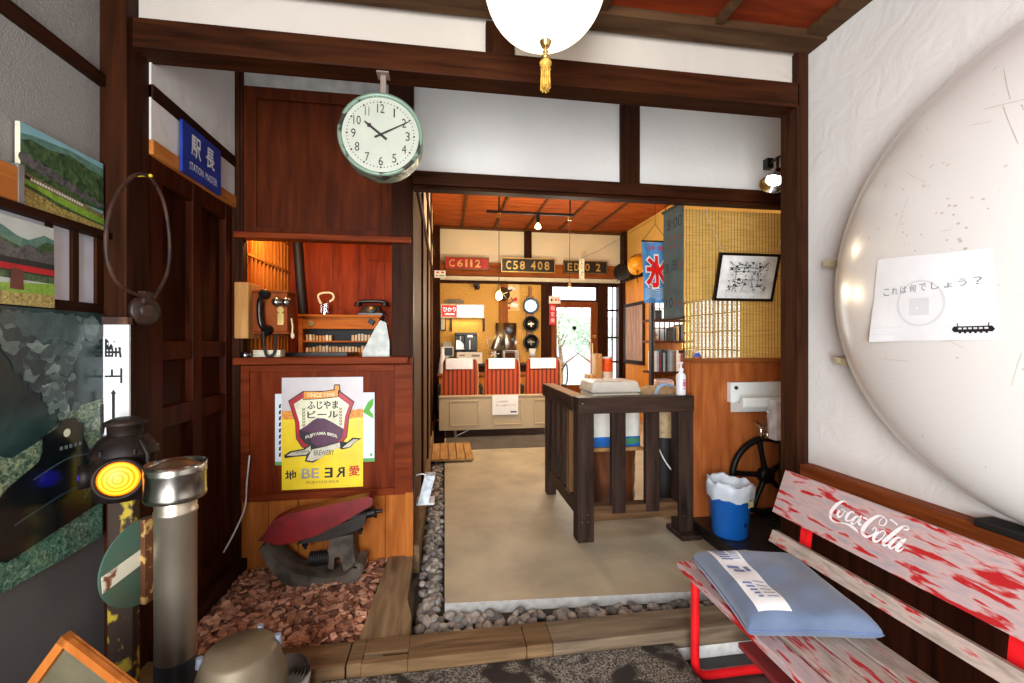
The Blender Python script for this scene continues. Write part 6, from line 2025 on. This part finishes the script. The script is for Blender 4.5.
b = MB(); b.lathe([(0.0, 0), (0.06, 0.0), (0.064, 0.02), (0.058, 0.20), (0.05, 0.22)], (0.76, 6.74, 1.12), (0.28, 0, 1), 24)
b.build('body', STEEL, jg)
b = MB(); b.tube(smooth_path([(0.72, 6.72, 1.30), (0.65, 6.72, 1.28), (0.66, 6.72, 1.17), (0.70, 6.72, 1.15)], 4), 0.008, 8)
b.build('handle', STEEL, jg)
b = MB(); b.cyl((0.76, 6.74, 0.915), (0.76, 6.74, 1.12), 0.008); b.cyl((0.76, 6.74, 0.915), (0.76, 6.74, 0.925), 0.05)
for k in range(5):
    a = k * 1.257
    b.tube([(0.76, 6.73, 1.06), (0.76 + 0.07 * math.cos(a), 6.72, 1.06 + 0.05 * math.sin(a))], 0.008, 6)
b.build('stand', WHITEP, jg)
sp2 = T('steel_sheet', 'curved polished steel panel standing behind the toaster oven', 'panel', (0.98, 6.9, 0.915))
b = MB(); vs = []
for i in range(13):
    x = 0.80 + i * 0.028
    yv = 6.90 + 0.05 * math.cos(i * math.pi / 12 * 2)
    vs += [(x, yv, 0.915), (x, yv, 1.545), (x, yv + 0.004, 1.545), (x, yv + 0.004, 0.915)]
b.add(vs, [(4 * i + k, 4 * i + (k + 1) % 4, 4 * i + 4 + (k + 1) % 4, 4 * i + 4 + k) for i in range(12) for k in range(4)], 0, True)
b.build('panel', STEEL, sp2)
b = MB(); b.lathe([(0, 0), (0.035, 0), (0.035, 0.006), (0, 0.006)], (1.06, 6.84, 1.28), (0, -1, 0), 20); b.lathe([(0.0, 0), (0.06, 0), (0.06, 0.006), (0, 0.006)], (1.0, 6.845, 1.43), (0, -1, 0), 20)
b.build('knobs', M('knob_blue_grey', (104, 118, 140), 0.3, 0.5), sp2)
to = T('toaster_oven', 'small silver toaster oven on the back counter', 'toaster oven', (1.0, 6.75, 0.915))
b = MB(); b.box(0.88, 1.13, 6.69, 6.83, 0.93, 1.115)
b.build('body', M('oven_silver', (190, 188, 184), 0.3, 0.7), to, 0.008)
b = MB(); b.box(0.915, 1.07, 6.684, 6.69, 0.985, 1.085)
b.build('door_glass', M('oven_glass', (70, 44, 30), 0.15), to)
b = MB(); b.box(0.86, 1.15, 6.67, 6.85, 0.915, 0.93); b.cyl((0.92, 6.68, 1.097), (1.065, 6.68, 1.097), 0.006)
b.build('base', BLACKM, to)
hl = T('signal_lights', 'vertical stack of three black round train signal lamps, top one lit white', 'signal lamps', (1.37, 6.95, 1.0))
b = MB(); b.box(1.30, 1.42, 6.95, 7.0, 1.08, 1.98); b.cyl((1.36, 6.96, 1.98), (1.36, 6.96, 2.14), 0.025)
b.build('mounting_board', M('signal_mount', (150, 104, 56), 0.5), hl, 0.004)
GLOW = M('signal_glow', (236, 246, 250), 0.3, emit=9, ecol=(226, 244, 255))
for i, zc_ in enumerate((1.82, 1.53, 1.24)):
    b = MB(); b.lathe([(0.10, 0.0), (0.125, 0.02), (0.13, 0.06), (0.12, 0.075), (0.10, 0.06), (0.085, 0.04)], (1.36, 6.95, zc_), (0, -1, 0), 32)
    b.build('lamp_housing', M('housing_blue', (40, 70, 96), 0.3) if i == 0 else BLACK, hl)
    b = MB(); b.lathe([(0.085, 0.03), (0.084, 0.05), (0.06, 0.066), (0.0, 0.074)], (1.36, 6.95, zc_), (0, -1, 0), 28)
    b.build('lamp_lens', GLOW if i == 0 else BLACK, hl)
    if i:
        b = MB(); b.box(1.31, 1.41, 6.86, 6.874, zc_ - 0.012, zc_ + 0.012); b.box(1.35, 1.37, 6.86, 6.874, zc_ - 0.05, zc_ + 0.03)
        b.build('lamp_cross', STEEL, hl)
b = MB(); b.lathe([(0, 0), (0.05, 0.0), (0.055, 0.12), (0.048, 0.12), (0.045, 0.01)], (1.365, 6.80, 1.02), n=24, caps=False); b.box(1.355, 1.375, 6.79, 6.81, 0.915, 1.02)
one('cup', b, WHITEP, 'white cup on a short stand under the signal lamps', 'cup')

# light box sign, poster, clock, camera
ls = T('lightbox_sign', 'lit red and white sign box with Japanese lettering on the back wall', 'sign', (0.28, 6.93, 1.62))
b = MB(); b.box(-0.06, 0.615, 6.90, 6.99, 1.615, 1.635); b.box(-0.06, 0.615, 6.90, 6.99, 1.812, 1.832); b.box(-0.06, -0.04, 6.90, 6.99, 1.635, 1.812); b.box(0.595, 0.615, 6.90, 6.99, 1.635, 1.812)
b.build('case', M('case_ivory', (216, 206, 176), 0.4), ls)
LW = M('lit_white', (250, 250, 250), 0.4, emit=1.5, ecol=(255, 252, 244)); LR = M('lit_red', (214, 30, 30), 0.4, emit=0.55, ecol=(255, 20, 20))
b = MB(); b.box(-0.04, 0.19, 6.905, 6.92, 1.635, 1.812)
b.build('red_face', LR, ls)
b = MB(); b.box(0.19, 0.595, 6.905, 6.92, 1.635, 1.812)
b.build('white_face', LW, ls)
sh = Sheet((-0.04, 6.904, 1.635), FX, FZ, 0.635, 0.177)
sh.text('ひかり', 0.03, 0.33, 0.45, 0.85, LW, 1); sh.text('HIKARI', 0.07, 0.30, 0.15, 0.32, LW, 1)
FG = M('faint_lit', (206, 206, 222), 0.5, emit=0.7)
sh.text('食堂', 0.50, 0.62, 0.55, 0.85, FG, 1); sh.text('車', 0.75, 0.85, 0.55, 0.85, FG, 1)
for k in range(4):
    sh.poly([(0.42 + k * 0.1, 0.05), (0.49 + k * 0.1, 0.05), (0.49 + k * 0.1, 0.10), (0.42 + k * 0.1, 0.10)], GREYINK, 1)
sh.build('lettering', ls)
b = MB()
for x in (0.085, 0.60):
    b.box(x, x + 0.03, 6.96, 6.99, 1.41, 1.615)
b.build('bracket', BLACKM, ls)
b = MB(); b.box(0.0, 0.30, 6.97, 6.995, 1.85, 1.90); b.box(0.05, 0.25, 6.96, 6.97, 1.9, 1.92)
b.build('top_fitting', M('fitting_grey', (120, 110, 92), 0.5), ls)
lamp('lightbox_glow', 'AREA', (0.28, 6.90, 1.60), 1.2, (1.0, 0.85, 0.5), 0.5, (0, 0, 0), 0.05)
tp = T('cartoon_poster', 'cream poster with red and black drawn shapes beside the hanging bulb', 'poster', (1.04, 6.98, 1.75))
sh = Sheet((0.885, 6.985, 1.745), FX, FZ, 0.305, 0.43)
PCR = M('poster_ochre', (222, 186, 112), 0.5, var=0.05)
sh.base(PCR, 0.003).build('sheet', PCR, tp)
sh.poly([(0.15, 0.6), (0.3, 0.85), (0.6, 0.92), (0.8, 0.8), (0.55, 0.72), (0.3, 0.66)], PAPER, 1); sh.poly([(0.28, 0.66), (0.4, 0.76), (0.66, 0.82), (0.6, 0.74), (0.4, 0.68)], INK, 2)
sh.poly([(0.12, 0.34), (0.3, 0.46), (0.34, 0.36), (0.18, 0.28)], REDINK, 1); sh.poly([(0.6, 0.42), (0.85, 0.52), (0.9, 0.40), (0.7, 0.34)], REDINK, 1); sh.poly([(0.3, 0.3), (0.6, 0.5), (0.66, 0.34), (0.45, 0.24)], INK, 1); sh.poly([(0.36, 0.34), (0.58, 0.45), (0.6, 0.36), (0.46, 0.28)], M('poster_gold', (214, 140, 40), 0.5), 2)
sh.poly([(0.25, 0.05), (0.52, 0.05), (0.5, 0.15), (0.28, 0.14)], REDINK, 1); sh.poly([(0.5, 0.16), (0.9, 0.12), (0.95, 0.26), (0.6, 0.3)], PAPER, 1)
sh.build('printed_design', tp)
wc = T('wooden_clock', 'small round dark wooden wall clock with pale hands', 'clock', (0.91, 6.9, 1.9))
b = MB(); b.lathe([(0.0, 0), (0.108, 0.0), (0.112, 0.02), (0.10, 0.035), (0.0, 0.036)], (0.912, 6.93, 2.00), (0, -1, 0), 36)
b.build('face', wood('clock_wood', (52, 34, 22), (88, 62, 40), 'X', 0.5, sc=6), wc)
b = MB(); b.prism([(0.905, 6.892, 2.005), (0.985, 6.892, 2.035), (0.985, 6.892, 2.028), (0.912, 6.892, 1.99)], (0, 0.002, 0)); b.prism([(0.91, 6.891, 2.01), (0.97, 6.891, 1.93), (0.963, 6.891, 1.926), (0.902, 6.891, 2.0)], (0, 0.002, 0))
b.build('hands', M('hand_cream', (232, 216, 180), 0.5), wc)
b = MB(); b.lathe([(0.03, 0), (0.045, 0.01), (0.035, 0.05), (0.0, 0.06)], (0.50, 6.9, 2.12), (0.1, -0.3, -1), 20); b.box(0.45, 0.54, 6.87, 6.93, 2.12, 2.165)
one('security_camera', b, BLACKM, 'small black dome camera under the back beam', 'camera')
wf = T('wall_frame', 'narrow white picture in a black frame at the far left of the back wall', 'picture', (-0.02, 6.99, 1.43))
b = MB(); b.box(-0.07, 0.02, 6.975, 6.998, 1.42, 1.70)
b.build('frame', BLACKM, wf, 0.002)
b = MB(); b.box(-0.055, 0.005, 6.972, 6.976, 1.435, 1.685)
b.build('picture', M('picture_pale', (200, 186, 166), 0.6, var=0.1), wf)
rl = T('red_label', 'white card and red vertical label with white characters on the dark post', 'label', (1.67, 6.885, 1.55))
sh = Sheet((1.655, 6.892, 1.86), FX, FZ, 0.19, 0.12)
sh.base(PAPER, 0.003).build('card', M('card_cream', (232, 222, 206), 0.6), rl)
sh2 = Sheet((1.66, 6.892, 1.52), FX, FZ, 0.11, 0.33)
sh2.base(REDINK, 0.003).build('red_strip', REDINK, rl)
for k, c in enumerate('指定席'):
    sh2.text(c, 0.2, 0.8, 0.70 - k * 0.3, 0.92 - k * 0.3, PAPER, 1)
sh2.build('lettering', rl)
sh.poly([(0.15, 0.3), (0.3, 0.3), (0.3, 0.65), (0.15, 0.65)], INK, 1); sh.disc(0.6, 0.5, 0.09, REDINK, 1); sh.poly([(0.78, 0.4), (0.9, 0.4), (0.9, 0.6), (0.78, 0.6)], REDINK, 1)
sh.build('printed_marks', rl)
oc = T('orange_cylinder', 'orange and white cylinder standing by the back window', 'cylinder', (2.52, 6.6, 0.06))
b = MB(); b.cyl((2.52, 6.6, 0.06), (2.52, 6.6, 0.98), 0.085, n=28)
b.build('body', M('orange_paint', (232, 92, 30), 0.4), oc)
b = MB(); b.cyl((2.52, 6.6, 0.62), (2.52, 6.6, 0.78), 0.086, n=28); b.cyl((2.52, 6.6, 0.98), (2.52, 6.6, 1.01), 0.07, n=28)
b.build('white_band', WHITEP, oc)
for x0, x1, z1, lb in ((2.30, 2.40, 1.06, 'tall narrow cardboard box beside the orange cylinder'), (2.18, 2.28, 0.74, 'short cardboard box left of the tall narrow one by the back door')):
    cb = T('cardboard_box', lb, 'box', ((x0 + x1) / 2, 6.6, 0.06), 'cardboard boxes by the back door')
    b = MB(); b.box(x0, x1, 6.5, 6.7, 0.06, z1)
    b.build('carton', M('cardboard', (190, 144, 88), 0.8, var=0.08), cb, 0.003)
    b = MB(); b.box((x0 + x1) / 2 - 0.015, (x0 + x1) / 2 + 0.015, 6.4985, 6.7, z1 - 0.06, z1 + 0.001)
    b.build('tape', M('tape', (206, 176, 124), 0.3), cb)

# ------------------------------------------------------------------ TRACK LIGHTS AND PENDANT BULBS
tk_ = T('track_rail', 'black lighting track below the inner room ceiling', 'lighting track', (0.98, 5.0, 3.05))
b = MB(); b.box(0.47, 1.50, 4.985, 5.015, 2.72, 2.745)
b.build('rail', BLACKM, tk_)
for x in (0.615, 1.454):
    b = MB(); b.cyl((x, 5.0, 2.745), (x, 5.0, 3.05), 0.008)
    b.build('hanger', BLACKM, tk_)
BULB = M('bulb_glow', (255, 230, 170), 0.3, emit=14, ecol=(255, 206, 128))
for x, z, lb in ((0.615, 1.776, 'bare warm bulb on a long black cord above the middle train seat'), (1.448, 1.836, 'bare warm bulb on a long black cord in front of the door transom')):
    p_ = T('pendant_bulb', lb, 'pendant lamp', (x, 5.0, 2.72), 'pendant bulbs on the track')
    b = MB(); b.cyl((x, 5.0, z + 0.11), (x, 5.0, 2.72), 0.004, n=8)
    b.build('cord', BLACKM, p_)
    b = MB(); b.cyl((x, 5.0, z + 0.05), (x, 5.0, z + 0.115), 0.018, n=16); b.cyl((x, 5.0, 2.67), (x, 5.0, 2.72), 0.022, n=16)
    b.build('socket', BRASS, p_)
    b = MB(); b.lathe([(0.0, -0.05), (0.022, -0.046), (0.036, -0.025), (0.038, 0.0), (0.028, 0.03), (0.015, 0.05)], (x, 5.0, z), n=24)
    b.build('bulb', BULB, p_)
    lamp('pendant_light', 'POINT', (x, 5.0, z - 0.10), 34, (1.0, 0.80, 0.52), 0.05)
ts_ = T('track_spot', 'small lit spotlight under the middle of the lighting track', 'spotlight', (1.07, 5.0, 2.72))
b = MB(); b.cyl((1.07, 5.0, 2.64), (1.07, 5.0, 2.72), 0.022, n=16); b.cyl((1.07, 5.0, 2.60), (1.07, 5.0, 2.64), 0.016, n=16)
b.build('holder', BLACKM, ts_)
b = MB(); b.lathe([(0.016, 0.04), (0.034, 0.0), (0.034, -0.015), (0.0, -0.03)], (1.07, 5.0, 2.58), n=20)
b.build('bulb', BULB, ts_)
lamp('track_spot_light', 'POINT', (1.07, 5.0, 2.50), 26, (1.0, 0.80, 0.52), 0.05)
# leaflet rack on the wall right of the counter
lr = T('leaflet_holder', 'clear wall rack holding blue-white leaflets at the corner of the counter', 'leaflet holder', (-0.11, 2.9, 0.35))
b = MB(); b.tube(smooth_path([(-0.165, 2.62, 0.47), (-0.12, 2.62, 0.475), (-0.105, 2.62, 0.44), (-0.10, 2.64, 0.34)], 4), 0.004, 6); b.box(-0.163, -0.06, 2.60, 2.72, 0.30, 0.31)
b.build('frame', WHITEP, lr)
b = MB(); b.obox((-0.105, 2.65, 0.385), (0.03, 0.0, 0.0), (0, 0.04, 0.0), (0.02, 0.02, 0.075))
b.build('leaflets', M('leaflet_pale', (190, 204, 216), 0.4, var=0.2, scale=30), lr)
